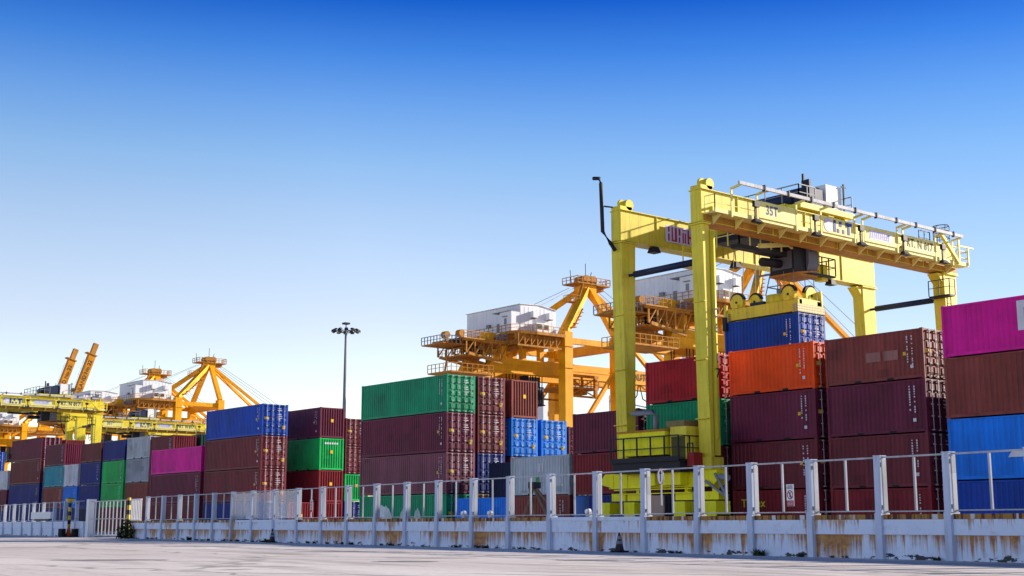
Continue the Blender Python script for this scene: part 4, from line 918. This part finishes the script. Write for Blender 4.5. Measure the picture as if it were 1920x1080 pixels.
# ------------------------------------------------------------------ ship-to-shore quay cranes
def windows_grid(mb, x0, x1, y, z0, z1, n):
    w = (x1 - x0) / n
    for i in range(n): mb.box(x0 + i * w + 0.1 * w, x0 + (i + 1) * w - 0.1 * w, y - 0.03, y, z0, z1)
    return mb
def quay_parts(t, raised):
    G = 13.0; yl = 9.0; zt = 36.0
    for x in (0.0, G):
        for y in (-yl, yl):
            l = MB().box(x - 0.95, x + 0.95, y - 0.95, y + 0.95, 4.0, zt)
            l.box(x - 1.1, x + 1.1, y - 1.1, y + 1.1, 33.2, 33.35).box(x - 1.1, x + 1.1, y - 1.1, y + 1.1, 29.2, 29.4)
            l.build('leg', M_ORA, t)
        MB().box(x - 0.8, x + 0.8, -yl + 0.97, yl - 0.97, 2.2, 4.6).build('sill_beam', M_ORA, t)
        MB().box(x - 0.7, x + 0.7, -yl + 0.97, yl - 0.97, 33.5, 35.3).build('cross_beam', M_ORA, t)
        for y in (-yl, yl):
            bg_ = MB().box(x - 0.9, x + 0.9, y - 3.6, y + 3.6, 0.9, 2.2).build('bogie', M_ORA, t)
            wh = MB()
            for k in range(8): wh.disc((x, y - 3.1 + k * 0.88, 0.45), 0.42, 0, 0.4, 12)
            wh.build('wheel_row', M_DARK, bg_)
    for y in (-yl, yl):
        MB().box(0.97, G - 0.97, y - 0.5, y + 0.5, 13.0, 14.8).build('portal_beam', M_ORA, t)
        MB().bar((0.9, y, 14.9), (G - 0.9, y, 29.0), 0.7, 0.7).build('portal_brace', M_ORA, t)
        MB().box(0.97, G - 0.97, y - 0.45, y + 0.45, 33.9, 35.0).build('top_beam', M_ORA, t)
    # pyramid frame to the apex
    ax, az = G + 0.4, 46.8
    for x, y, w_ in ((0, -yl, 1.15), (0, yl, 1.15), (G, -yl, 1.15), (G, yl, 1.15)):
        MB().bar((x, y, zt), (ax - (0.5 if x == 0 else -0.2), y * 0.10, az), 1.15, 1.15).build('apex_leg', M_ORA, t)
    MB().box(ax - 1.6, ax + 1.3, -1.7, 1.7, az - 0.9, az + 0.6).build('apex_head', M_ORA, t)
    MB().box(ax - 4.0, ax + 1.0, -2.2, 2.4, az + 0.65, az + 0.85).box(ax + 1.0, ax + 4.6, -2.2, 1.0, az + 0.55, az + 0.85).box(ax + 1.3, ax + 3.6, -1.4, 0.6, az - 0.3, az + 0.545).build('apex_platform', M_RUSTO, t)
    MB().rail([(ax - 4.0, 2.4, az + 0.85), (ax - 4.0, -2.2, az + 0.85), (ax + 4.6, -2.2, az + 0.85), (ax + 4.6, 1.0, az + 0.85)], 1.2, 0.06, 1.2).build('apex_handrail', M_RUSTO, t)
    ah = MB().box(ax - 1.2, ax + 1.2, -1.2, 1.2, az + 0.86, az + 2.5).tube([(ax - 0.9, -1.5, az + 1.7), (ax - 0.9, 1.5, az + 1.7)], 0.9, 12).tube([(ax + 0.9, -1.5, az + 1.7), (ax + 0.9, 1.5, az + 1.7)], 0.9, 12)
    ah.build('apex_sheave_block', M_RUSTO, t)
    MB().bar((ax, 0, az + 2.5), (ax, 0, az + 5.2), 0.10).bar((ax + 1.2, 0, az + 2.4), (ax + 1.6, 0, az + 3.6), 0.12).bar((ax - 3.8, 0, az + 0.9), (ax - 4.1, 0, az + 3.4), 0.10).build('antenna', M_DARK, t)
    MB().box(ax - 7.2, ax - 4.8, -3.6, -1.6, az - 3.6, az - 3.45).rail([(ax - 7.2, -3.6, az - 3.45), (ax - 4.8, -3.6, az - 3.45)], 1.2, 0.05, 0.8).rail([(ax - 7.2, -3.6, az - 3.45), (ax - 7.2, -1.6, az - 3.45)], 1.2, 0.05, 0.8).bar((ax - 5.0, -3.0, az - 3.5), (ax - 2.6, -2.0, az + 0.6), 0.5, 0.10).bar((ax - 6.0, -2.6, az - 3.6), (ax - 3.6, -2.2, az - 5.6), 0.15).build('stair_platform', M_RUSTO, t)
    st = MB()
    for k in range(5):
        a = Vector((2.2, -yl * 0.86 - 0.9, 37.2)).lerp(Vector((ax - 3.5, -2.6, az - 4.6)), k / 5); b_ = Vector((2.2, -yl * 0.86 - 0.9, 37.2)).lerp(Vector((ax - 3.5, -2.6, az - 4.6)), (k + 1) / 5)
        st.bar(a, b_, 0.7, 0.12); st.bar(a + Vector((0, -0.4, 1.0)), b_ + Vector((0, -0.4, 1.0)), 0.07)
        st.box(a.x - 0.6, a.x + 0.6, a.y - 0.5, a.y + 0.5, a.z - 0.1, a.z + 0.02)
    st.build('apex_stair', M_RUSTO, t)
    # machinery house with lean-to, roof edge, door hoods and vents
    hx0, hx1 = -10.0, -1.5
    hs = MB().prism([(hx0, 35.3), (hx1, 35.3), (hx1, 39.9), (hx0 + 4.6, 40.5), (hx0, 40.3)], 1, -8.0, 8.0)
    for i in range(1, 9): hs.box(hx0 + i * 0.95 - 0.02, hx0 + i * 0.95 + 0.02, -8.03, -8.002, 35.3, 39.9)
    for i in range(1, 16): hs.box(hx0 - 0.03, hx0 - 0.002, -8.0 + i - 0.02, -8.0 + i + 0.02, 35.3, 40.25)
    house = hs.build('machine_house', M_HOUSE, t)
    MB().prism([(hx0 - 0.25, 40.31), (hx0 + 4.6, 40.51), (hx1 + 0.2, 39.91), (hx1 + 0.2, 39.99), (hx0 + 4.6, 40.60), (hx0 - 0.25, 40.40)], 1, -8.2, 8.2).build('roof', M_HOUSE, house)
    MB().box(hx0 - 2.1, hx0 - 0.04, -7.96, -4.6, 35.3, 38.9).build('lean_to', M_HOUSE, house)
    MB().box(hx0 - 2.3, hx0 - 0.04, -8.0, -2.6, 38.91, 39.0).build('lean_to_roof', M_STEEL, house)
    MB().box(hx0 - 2.14, hx0 - 2.105, -6.6, -5.9, 36.6, 37.7).box(hx0 - 2.5, hx0 - 2.105, -6.9, -5.6, 38.0, 38.08).build('door_hood', M_STEEL, house)
    MB().box(hx0 - 0.08, hx0 - 0.035, -2.0, -1.2, 35.4, 37.4).build('side_door', M_STEEL, house)
    MB().box(hx0 - 0.5, hx0 - 0.035, 0.6, 1.5, 36.9, 37.5).build('side_vent', M_STEEL, house)
    for x in (-7.2, -3.4):
        vb = MB().box(x - 0.55, x + 0.55, -9.0, -8.03, 38.0, 39.2).build('vent_hood', M_HOUSE, house)
        MB().box(x - 0.45, x + 0.45, -8.95, -8.1, 37.9, 37.996).build('vent_louver', M_DARK, vb)
    for x, w_, h_ in ((-6.4, 1.15, 1.4), (-4.7, 1.05, 1.3)):
        uc = MB().box(x - w_ / 2 - 0.1, x + w_ / 2 + 0.1, -9.1, -8.2, 35.5, 35.5 + h_ + 0.2).build('condenser', M_WHITE, house)
        MB().box(x - w_ / 2, x + w_ / 2, -9.14, -9.104, 35.9, 35.9 + h_ * 0.7).build('grille', M_DARK, uc)
    # house deck with curved edge, trusses and handrail
    edge = [(-12.5, 8.6), (-12.5, -8.0), (-11.5, -9.6), (-8.0, -10.4), (-1.2, -10.4), (-1.2, 8.6)]
    MB().prism(edge, 2, 34.7, 35.25).build('house_deck', M_RUSTO, t)
    dk = MB()
    for y in (-9.0, -4.5, 0, 4.5, 8.0): dk.box(-12.0, -1.3, y - 0.25, y + 0.25, 33.6, 34.69)
    dk.box(-6.6, -5.8, -8.7, 8.0, 32.8, 33.59).box(-11.8, -11.2, -8.7, 8.0, 32.9, 33.59)
    for k in range(7):
        dk.bar((-11.8 + k * 1.5, -9.6, 32.7), (-11.8 + k * 1.5, -9.6, 34.7), 0.16).bar((-11.8 + k * 1.5, -9.6, 32.7), (-10.3 + k * 1.5, -9.6, 34.7), 0.12)
    dk.bar((-12.0, -9.6, 32.6), (-1.3, -9.6, 32.6), 0.3)
    dk.build('deck_truss', M_RUSTO, t)
    MB().rail([(-12.4, 8.5, 35.25), (-12.4, -8.0, 35.25), (-11.4, -9.5, 35.25), (-8.0, -10.3, 35.25), (-1.3, -10.3, 35.25)], 1.15, 0.045, 1.3).build('deck_handrail', M_RUSTO, t)
    # main girders over the portal with slanted rear ends
    xe = G + 2.0 if raised else 58.0
    for y in (-4.0, 4.0):
        gz0, gz1 = 28.2, 30.8
        MB().prism([(-15.0, gz0), (xe, gz0), (xe, gz1), (-13.6, gz1)], 1, y - 0.7, y + 0.7).box(-14.8, xe - 0.2, y - 0.85, y + 0.85, gz0 - 0.12, gz0 - 0.004).box(-13.4, xe - 0.2, y - 0.78, y + 0.78, gz0 + 1.25, gz0 + 1.31).build('girder', M_ORA, t)
        for x in (-11, -6.2, -1.9):
            MB().box(x - 0.5, x + 0.5, y - 0.5, y + 0.5, gz1 + 0.003, 33.58).build('girder_post', M_ORA, t)
    # cable festoon, hanging loops
    fe = MB()
    for i, x in enumerate((-13.0, -9.5, -8.0, -5.2, -4.4, -3.2, -1.6)):
        zl = 25.6 if i < 3 else 22.6
        fe.tube([(x, -3.3, 28.1), (x + 0.05, -3.3, zl + 0.8), (x + 0.35, -3.3, zl), (x + 0.65, -3.3, zl + 0.8), (x + 0.7, -3.3, 28.1)], 0.10, 5)
    fe.build('festoon_loop', M_DARK, t)
    # operator cab under the girder
    oc_ = MB().box(-3.0, -0.2, -3.0, 0.0, 22.9, 26.2).box(-2.6, -0.6, -2.4, -0.4, 26.2, 28.05).build('operator_cab', M_CABG, t)
    MB().box(-3.2, 0.0, -3.2, 0.2, 22.7, 22.895).build('cab_floor', M_DARK, oc_); MB().box(-2.6, -0.8, -3.03, -3.004, 23.8, 25.6).build('cab_window', M_GLASS, oc_)
    # rear machinery platform with motors
    rpf = MB().box(-22.5, -12.5, -7.5, 2.0, 33.1, 33.3).box(-26.2, -20.0, -6.5, 0.0, 32.0, 32.18)
    for y in (-7.0, -3.0, 1.5):
        rpf.bar((-22.3, y, 33.0), (-12.6, y, 33.0), 0.3, 0.45).bar((-21.0, y, 30.6), (-13.5, y, 29.4), 0.35, 0.5)
        for k in range(5):
            rpf.bar((-21.5 + k * 1.9, y, 30.6 - k * 0.25), (-21.5 + k * 1.9, y, 32.9), 0.22)
            rpf.bar((-21.5 + k * 1.9, y, 30.6 - k * 0.25), (-19.8 + k * 1.9, y, 32.9), 0.16)
    rpf.box(-21.6, -16.0, -6.4, 1.0, 30.2, 30.45)
    rpf.build('rear_platform', M_RUSTO, t)
    for x, z_ in ((-24.6, 33.7), (-21.4, 34.3)):
        MB().disc((x, -5.0, z_), 0.62, 1, 1.2, 16).bar((x + 0.1, -5.0, z_ - 0.5), (x + 0.5, -5.0, 32.1), 0.45, 0.6).build('motor', M_RUSTO, t)
    MB().box(-19.6, -18.2, -6.0, -4.2, 30.5, 32.2).tube([(-17.4, -5.6, 31.2), (-17.4, -3.6, 31.2)], 0.6, 12).build('hoist_gear', M_DARK, t)
    MB().rail([(-21.6, 1.0, 30.45), (-21.6, -6.4, 30.45), (-15.0, -6.4, 30.2)], 1.2, 0.05, 0.9).rail([(-17.0, -7.4, 33.3), (-22.4, -7.4, 33.3)], 1.2, 0.05, 0.9).build('rear_handrail', M_RUSTO, t)
    MB().box(-16.4, -14.6, -6.0, -4.2, 33.36, 34.9).build('motor_cabinet', M_ORA, t)
    MB().rail([(-26.2, 0.0, 32.18), (-26.2, -6.5, 32.18), (-22.4, -6.5, 32.18)], 1.3, 0.06, 0.9).build('rear_handrail', M_STEEL, t)
    MB().rail([(-15.0, -7.4, 33.35), (-12.5, -7.4, 33.35), (-12.5, 1.9, 33.35)], 1.2, 0.05, 1.0).build('rear_handrail', M_STEEL, t)
    MB().box(-25.5, -16.2, -8.0, -1.0, 26.9, 27.15).build('hanging_platform', M_RUSTO, t)
    MB().rail([(-25.5, -1.0, 27.15), (-25.5, -8.0, 27.15), (-16.2, -8.0, 27.15), (-16.2, -1.0, 27.15)], 1.4, 0.05, 1.1).bar((-24.0, -4.0, 27.1), (-23.4, -4.0, 30.2), 0.25).bar((-18.5, -4.0, 27.1), (-17.8, -4.0, 29.6), 0.25).bar((-19.4, -4.0, 27.1), (-18.6, -4.0, 29.6), 0.25).build('platform_hanger', M_RUSTO, t)
    MB().tube([(-4.6, -2.5, 12.0), (-4.6, -2.5, 28.0)], 0.9, 14).build('cable_reel_column', M_BLUEST, t)
    # trolley frames beyond the legs
    tf = MB().box(2.5, 10.5, -6.6, 3.0, 26.0, 26.4).box(2.5, 10.5, -6.6, -6.2, 28.2, 28.7).box(2.8, 3.4, -6.6, -6.0, 24.6, 28.2).box(9.6, 10.2, -6.6, -6.0, 24.6, 28.2).box(4.2, 5.6, -5.8, -3.4, 25.0, 25.95).box(7.0, 8.4, -5.6, -3.0, 25.1, 25.95).bar((2.8, -6.3, 24.6), (10.2, -6.3, 24.6), 0.35).bar((2.8, -6.3, 24.6), (6.2, -6.3, 26.0), 0.2).bar((6.2, -6.3, 26.0), (10.2, -6.3, 24.6), 0.2).bar((3.0, 2.0, 24.6), (10.0, 2.0, 24.6), 0.35).bar((6.4, -6.3, 26.3), (6.4, -6.3, 28.3), 0.3).bar((3.1, -6.3, 28.2), (6.4, -6.3, 26.4), 0.2).bar((9.9, -6.3, 28.2), (6.4, -6.3, 26.4), 0.2)
    tf.build('trolley', M_RUSTO, t)
    MB().rail([(2.5, -6.6, 26.4), (10.5, -6.6, 26.4)], 1.3, 0.07, 1.0).build('trolley_handrail', M_RUSTO, t)
    if raised:
        ang = R(72); dx, dz = math.cos(ang), math.sin(ang); hx, hz = G + 2.5, 29.6; L = 40.0
        for y in (-0.0,):
            p = lambda u, v, yy=0: (hx + dx * u - dz * v, yy, hz + dz * u + dx * v)
            def beam(u0, u1, v0, v1, y0, y1): 
                mb = MB(); vs = []
                for u in (u0, u1):
                    for v, yy in ((v0, y0), (v1, y0), (v1, y1), (v0, y1)): vs.append(p(u, v, yy))
                return mb.add(vs, [(0, 1, 2, 3), (7, 6, 5, 4), (0, 4, 5, 1), (1, 5, 6, 2), (2, 6, 7, 3), (3, 7, 4, 0)])
            bm_ = beam(0, L - 4.5, -1.3, 1.3, -1.2, 1.2).build('raised_boom', M_BOOM, t)
            beam(L - 4.5, L, -0.9, 0.9, -0.8, 0.8).build('boom_tip', M_RUSTO, bm_)
            beam(L - 4.6, L - 4.3, -1.6, 2.4, -1.5, 1.5).build('boom_platform', M_RUSTO, bm_)
            beam(20, 21.2, 1.35, 2.5, -0.8, 0.8).build('boom_sheave', M_DARK, bm_)
            wk = MB()
            for k in range(12): wk.bar(p(3 + k * 2.6, 1.35, -1.0), p(3 + k * 2.6, 2.4, -1.0), 0.08)
            wk.bar(p(3, 2.4, -1.0), p(33, 2.4, -1.0), 0.07); wk.build('boom_handrail', M_STEEL, bm_)
            me = text_mesh('THAILAND No 22', 2.0, M_TXTK, 0.01, 0.02)
            lt = link('lettering', me, bm_); lt.matrix_local = Matrix.Translation(p(25, 0, -1.23)) @ Matrix.Rotation(-ang, 4, 'Y') @ Matrix.Rotation(PI / 2, 4, 'X')
            rp_ = MB().bar(p(20.5, 2.4, -0.5), (-8.0, -2.5, 40.6), 0.12).bar(p(20.5, 2.4, 0.5), (-4.0, 2.5, 40.6), 0.12)
            rp_.build('boom_rope', M_STEEL, t)
    else:
        bs = MB()
        for y in (-3.2, 3.2):
            MB().bar((ax + 0.8, y * 0.2, az - 0.3), (36.0, y, 31.0), 0.75, 0.75).build('forestay', M_ORA, t)
        rr = MB()
        for y in (-1.5, 0.0, 1.5): rr.bar((ax + 2.0, y, az + 0.6), (45.0, y * 2, 31.0), 0.09)
        for y in (-1.5, 1.0): rr.bar((ax - 3.5, y, az), (-3.4, y * 2, 40.4), 0.08)
        rr.build('boom_rope', M_STEEL, t)
        link('lettering', text_mesh('PORT AUTHORITY OF THAILAND', 1.9, M_TXTK, 0.01, 0.02), t, (30.8, -4.79, 29.5), FACE_MY)
        fb = MB()
        for x in (16, 20, 24): fb.tube([(x, -4.0, 28.0), (x + 0.8, -4.0, 25.4), (x + 2.2, -4.0, 24.8), (x + 3.2, -4.0, 26.0), (x + 3.6, -4.0, 28.0)], 0.13, 6)
        fb.build('festoon_loop', M_DARK, t)
QX = 160.0
qg = 'orange quay cranes along the waterside'
q1 = thing('quay_crane', 'orange quay crane with a white machine house left of the yellow crane leg', 'crane', (QX, 189.5, 0), 0, qg)
quay_parts(q1, False)
for y, lab in ((144.5, 'orange quay crane whose white house shows between the yellow crane legs'), (353.5, 'orange quay crane with a full lowered forestay right above the blue container'), (391.0, 'orange quay crane with only its apex showing above a white machine house')):
    c = copy_tree(q1); c.location = (QX, y, 0); c['label'] = lab
q5 = thing('quay_crane', 'orange quay crane with the taller raised boom at the far left', 'crane', (QX, 477.0, 0), 0, qg)
quay_parts(q5, True)
c = copy_tree(q5); c.location = (QX, 497.0, 0); c['label'] = 'orange quay crane with the shorter left one of the two raised booms'

# ------------------------------------------------------------------ light mast
lm = thing('light_mast', 'tall grey floodlight mast with a ring of lamps', 'light mast', (0.623 * 170, 170, 0))
MB().tube([(0, 0, 0), (0, 0, 30.2)], 0.42, 12, 0.16).build('pole', M_STEEL, lm)
rg = MB()
for k in range(14):
    a, b = 2 * PI * k / 14, 2 * PI * (k + 1) / 14
    rg.bar((1.5 * math.cos(a), 1.5 * math.sin(a), 29.9), (1.5 * math.cos(b), 1.5 * math.sin(b), 29.9), 0.1)
for k in range(4): rg.bar((0, 0, 29.9), (1.5 * math.cos(k * PI / 2), 1.5 * math.sin(k * PI / 2), 29.9), 0.08)
rg.tube([(0, 0, 30.2), (0, 0, 31.2)], 0.08, 6).box(-0.45, 0.45, -0.45, 0.45, 31.0, 31.25)
rg.build('lamp_ring', M_DARK, lm)
lampm = MB().taper((-0.36, 0.36, -0.30, 0.30), -0.12, (-0.22, 0.22, -0.2, 0.2), 0.14).mesh('floodlight', [M_DARK])
for k in range(12):
    a = 2 * PI * k / 12
    o = link('floodlight', lampm, lm, (1.95 * math.cos(a), 1.95 * math.sin(a), 30.05), (0, R(28), a))

# ------------------------------------------------------------------ ship behind the quay
sh = thing('cargo_ship', 'white cargo ship superstructure behind the quay cranes', 'ship', (205, 150, -2.5))
MB().prism([(-0.0, 0), (22, 0), (25, 16), (-2, 16)], 1, -10, 150).build('hull', C_DNAVY, sh)
ss = MB().box(6, 15, 96.5, 104, 15.5, 33.5)
ss.build('superstructure', M_WHITE, sh)
br = MB().box(3, 8, 104.2, 112, 15.5, 38.5).box(1.5, 8.2, 102.0, 112, 38.5, 42.3).build('bridge', M_WHITE, sh)
bw = MB()
for i in range(5): bw.box(2.0 + i * 1.25, 3.0 + i * 1.25, 101.94, 101.98, 39.4, 41.4)
bw.build('bridge_window', M_BLUEST, br)
wn = MB()
for k in range(5): wn.box(7.6, 8.3, 96.44, 96.48, 19.0 + k * 2.7, 20.2 + k * 2.7)
wn.build('window', M_GLASS, sh)
dk = MB().box(10, 16, 84, 90, 15.5, 26.0).box(11, 15, 85, 88, 26, 30).bar((13, 80, 15.5), (13, 80, 34), 0.4).bar((13, 80, 33), (20, 74, 31), 0.3).rail([(10, 84, 26.0), (16, 84, 26.0)], 1.2, 0.06, 1.5).rail([(8, 78, 24.0), (18, 78, 24.0)], 1.2, 0.08, 1.2)
dk.build('deck_house', M_WHITE, sh)

# ------------------------------------------------------------------ small things by the wall
def cone(s, n, h, label):
    c_ = thing('traffic_cone', label, 'cone', fpt(s, n), FROT, 'dark traffic cones by the wall')
    MB().box(-0.2, 0.2, -0.2, 0.2, 0, 0.05).build('cone_base', M_BLK, c_)
    MB().tube([(0, 0, 0.05), (0, 0, h)], 0.14, 14, 0.025).build('cone_body', M_CONE, c_)
    for a in (0.42, 0.66):
        r0 = 0.14 - (0.115) * (a * h - 0.05) / (h - 0.05)
        MB().tube([(0, 0, a * h), (0, 0, a * h + 0.09)], r0 + 0.008, 14, r0 - 0.007).build('reflective_band', M_STEEL, c_)
M_CONE = plain('faded_cone_plastic', (0.05, 0.045, 0.06, 1), 0.7)
cone(11.75, 0.42, 0.58, 'dark striped cone against the wall below the yellow crane')
cone(38.0, 0.42, 0.64, 'dark striped cone against the wall below the blue-topped stack')
# weeds along the foot of the wall
rw = random.Random(11)
def weed_mesh(r, n):
    mb = MB()
    for i in range(n):
        a = rw.uniform(0, 2 * PI); l = r * rw.uniform(0.5, 1.0); w_ = r * 0.10
        o = Vector((rw.uniform(-r, r) * 0.7, rw.uniform(-0.4, 0.4) * r, 0)); d = Vector((math.cos(a) * l * 0.7, math.sin(a) * l * 0.5, l * rw.uniform(0.5, 1.0))); sd = Vector((-math.sin(a), math.cos(a), 0)) * w_
        mb.add([o - sd, o + sd, o + d * 0.6 + sd * 1.2, o + d, o + d * 0.6 - sd * 1.2], [(0, 1, 2, 3, 4)])
    return mb.mesh('weed_tuft', [M_LEAF])
wm = [weed_mesh(0.13, 26), weed_mesh(0.18, 34), weed_mesh(0.24, 46)]
def weed(s, k, sc=1.0, n=0.08, label='small dark weed tuft at the foot of the white wall'):
    o = link('weed_tuft', wm[k], None, fpt(s, n), (0, 0, FROT + rw.uniform(-0.3, 0.3))); o.scale = (sc, sc, sc)
    tag(o, label, 'weed', 'weed tufts along the wall foot'); return o
for i in range(46):
    s_ = rw.uniform(-2.5, 60); weed(s_, rw.choice((0, 0, 1)), rw.uniform(0.6, 1.0))
weed(6.1, 2, 1.0, 0.12, 'larger weed clump at the wall foot under the no entry sign')
weed(39.3, 2, 1.0, 0.12, 'weed clump beside the dark cone left of centre')
weed(50.0, 2, 1.1, 0.12, 'weed clump at the wall below the magenta container')
bush = thing('bush', 'dark untrimmed bush at the right foot of the gate', 'bush', fpt(60.6, 0.35), FROT)
bmx = MB()
for i in range(420):
    a = rw.uniform(0, 2 * PI); r_ = rw.random() ** 0.5 * 0.95; z_ = rw.random() ** 1.3 * (1.25 - 0.7 * r_)
    c_ = Vector((math.cos(a) * r_, math.sin(a) * r_ * 0.5, z_ + 0.03)); e1 = Vector((rw.uniform(-1, 1), rw.uniform(-1, 1), rw.uniform(-0.3, 1))).normalized() * 0.13; e2 = e1.cross(Vector((rw.uniform(-1, 1), rw.uniform(-1, 1), 1))).normalized() * 0.05
    bmx.add([c_ - e1, c_ + e2, c_ + e1, c_ - e2], [(0, 1, 2, 3)])
bmx.build('foliage', M_LEAF, bush); MB().bar((0, 0, 0), (0.1, 0, 0.6), 0.05).bar((0, 0, 0), (-0.3, 0.1, 0.5), 0.04).build('stem', M_WOOD, bush)
# signs on the railing
def railing_sign(s, z, label, build_, k=1.0):
    t = thing('railing_sign', label, 'sign', fpt(s, 0.16, z), FROT + PI); t.scale = (k, k, k); build_(t); return t
# local frame after the extra half turn: x runs to the right as seen from the road, y away from the viewer
def noentry(t):
    MB().box(-0.26, 0.26, 0.0, 0.02, -0.56, 0.56).build('sign_board', M_WHITE, t)
    MB().box(-0.25, 0.25, -0.006, -0.002, -0.55, -0.27).build('red_strip', M_TXTR, t)
    rgm = MB()
    for k in range(20):
        a, b = 2 * PI * k / 20, 2 * PI * (k + 1) / 20
        rgm.bar((0.19 * math.cos(a), -0.004, 0.02 + 0.21 * math.sin(a)), (0.19 * math.cos(b), -0.004, 0.02 + 0.21 * math.sin(b)), 0.012, 0.045)
    rgm.bar((-0.13, -0.004, 0.17), (0.13, -0.004, -0.13), 0.012, 0.04)
    rgm.build('prohibition_ring', M_TXTR, t)
    MB().box(-0.035, 0.035, -0.008, -0.002, -0.10, 0.08).disc((0.0, -0.005, 0.125), 0.04, 1, 0.006, 10).bar((0, -0.005, -0.08), (0.07, -0.005, -0.15), 0.006, 0.035).build('pedestrian_symbol', M_TXTK, t)
    ln = MB()
    for z, w_ in ((0.46, 0.36), (0.40, 0.42), (0.34, 0.42)): ln.box(-w_ / 2, w_ / 2, -0.005, -0.002, z, z + 0.03)
    ln.build('lettering_row', M_TXTK, t)
    l2 = MB()
    for z in (-0.36, -0.43, -0.50): l2.box(-0.2, 0.2, -0.009, -0.0065, z, z + 0.025)
    l2.build('lettering_row', M_MARK, t)
railing_sign(4.86, 1.56, 'white and red no-pedestrians sign hanging on the railing', noentry, 0.5)
def arrow(t):
    b_ = MB().disc((0, 0, 0), 1.0, 1, 0.02, 28).build('sign_board', M_WHITE, t); b_.scale = (0.25, 1, 0.40)
    rgm = MB()
    for k in range(28):
        a, b = 2 * PI * k / 28, 2 * PI * (k + 1) / 28
        rgm.bar((0.24 * math.cos(a), -0.014, 0.39 * math.sin(a)), (0.24 * math.cos(b), -0.014, 0.39 * math.sin(b)), 0.012, 0.03)
    rgm.build('rim', M_TXTR, t)
    MB().box(-0.03, 0.03, -0.018, -0.0115, -0.25, 0.14).prism([(-0.10, 0.12), (0.10, 0.12), (0.0, 0.30)], 1, -0.018, -0.0115).build('arrow', M_TXTK, t)
    MB().bar((0, 0.03, -1.4), (0, 0.03, 0.1), 0.07).build('sign_pole', M_LSTEEL, t)
railing_sign(10.08, 2.20, 'white oval sign with a black up arrow on the railing', arrow, 0.60)
def notice(t):
    MB().box(-0.22, 0.22, 0, 0.02, -0.45, 0.45).build('sign_board', M_MARK, t)
    l2 = MB()
    for k in range(7): l2.box(-0.16, 0.16, -0.006, -0.002, 0.32 - k * 0.11, 0.36 - k * 0.11)
    l2.build('lettering_row', M_TXTK, t); MB().box(-0.22, 0.22, -0.008, -0.002, -0.44, -0.34).build('red_strip', M_TXTR, t)
railing_sign(34.34, 1.64, 'narrow grey notice on the railing before the dark gap', notice, 0.6)
# bulkhead lamps, drum, timber tripod
lampd = MB().disc((0, 0, 0.0), 0.09, 1, 0.08, 14).disc((0, -0.07, 0), 0.065, 1, 0.1, 14).mesh('lamp_globe', [M_WHITE])
for s_, lab in ((21.44, 'white round lamp on the wall coping beside a post right of the bright blue container'), (19.63, 'white round lamp on the wall in front of the bright blue container'), (13.84, 'white round lamp on the coping left of the blue drum')):
    o = link('wall_lamp', MB().box(-0.1, 0.1, -0.06, 0.06, -0.16, 0.0).mesh('wall_lamp', [M_LSTEEL]), None, fpt(s_, 0.0, 1.22), (0, 0, FROT + PI)); tag(o, lab, 'lamp', 'round lamps on the wall coping')
    link('lamp_globe', lampd, o)
dr = thing('plastic_drum', 'blue drum on a stand beside the yellow crane wheels', 'drum', (52.2, 57.6, 1.25))
MB().tube([(0, 0, 0), (0, 0, 0.02), (0, 0, 0.35), (0, 0, 0.36), (0, 0, 0.70), (0, 0, 0.71), (0, 0, 1.2)], 0.42, 18).build('drum_body', M_DRUM, dr)
MB().box(-0.5, 0.5, -0.5, 0.5, -0.1, -0.004).box(-0.45, -0.35, -0.45, -0.35, -1.25, -0.1).box(0.35, 0.45, -0.45, -0.35, -1.25, -0.1).box(-0.45, -0.35, 0.35, 0.45, -1.25, -0.1).box(0.35, 0.45, 0.35, 0.45, -1.25, -0.1).build('stand', M_STEEL, dr)
tp = thing('timber_tripod', 'brown pole tripod behind the wall in front of the grey container', 'tripod', fpt(24.2, -5.0), FROT)
for a, b_, r_ in (((1.6, 0, 0), (0.1, 0, 2.35), 0.05), ((-1.9, 0.2, 0.2), (0.2, 0, 2.4), 0.07), ((-1.2, 0.6, 0), (0.3, 0.1, 2.3), 0.05), ((-2.3, -0.3, 0.3), (-0.4, 0.2, 2.2), 0.05)):
    MB().tube([a, b_], r_, 7).build('pole', M_WOOD, tp)
MB().box(-0.15, 0.25, -0.15, 0.2, 2.25, 2.5).build('lashing', M_DARK, tp)
cbx_ = thing('wooden_panels', 'tan boards standing behind the railing under the power unit', 'boards', (50.5, 50.6, 0))
MB().box(0, 0.08, 0, 0.35, 0, 2.3).box(0, 0.08, -1.3, -0.1, 0, 2.35).build('board', plain('tan_board', (0.42, 0.28, 0.20, 1), 0.8), cbx_)
# white smears on the low green container
M_SMEAR = paint('white_smear_paint', (0.60, 0.64, 0.62, 1), rough=0.8, dirt=0.3)
for (a, b, zz) in ((9.3, 7.0, 1.1), (5.9, 4.6, 0.85), (4.0, 3.2, 0.75)):
    poly = []
    for k in range(18):
        u = k / 17; yy = a + (b - a) * u; poly.append((yy, 1.35 + zz * (math.sin(PI * u) ** 0.6) * rw.uniform(0.75, 1.0)))
    poly += [(b - 0.1, 1.2), (a + 0.1, 1.2)]
    link('paint_smear', MB().prism(poly, 0, -0.012, -0.005).mesh('paint_smear', [M_SMEAR]), HS[0])
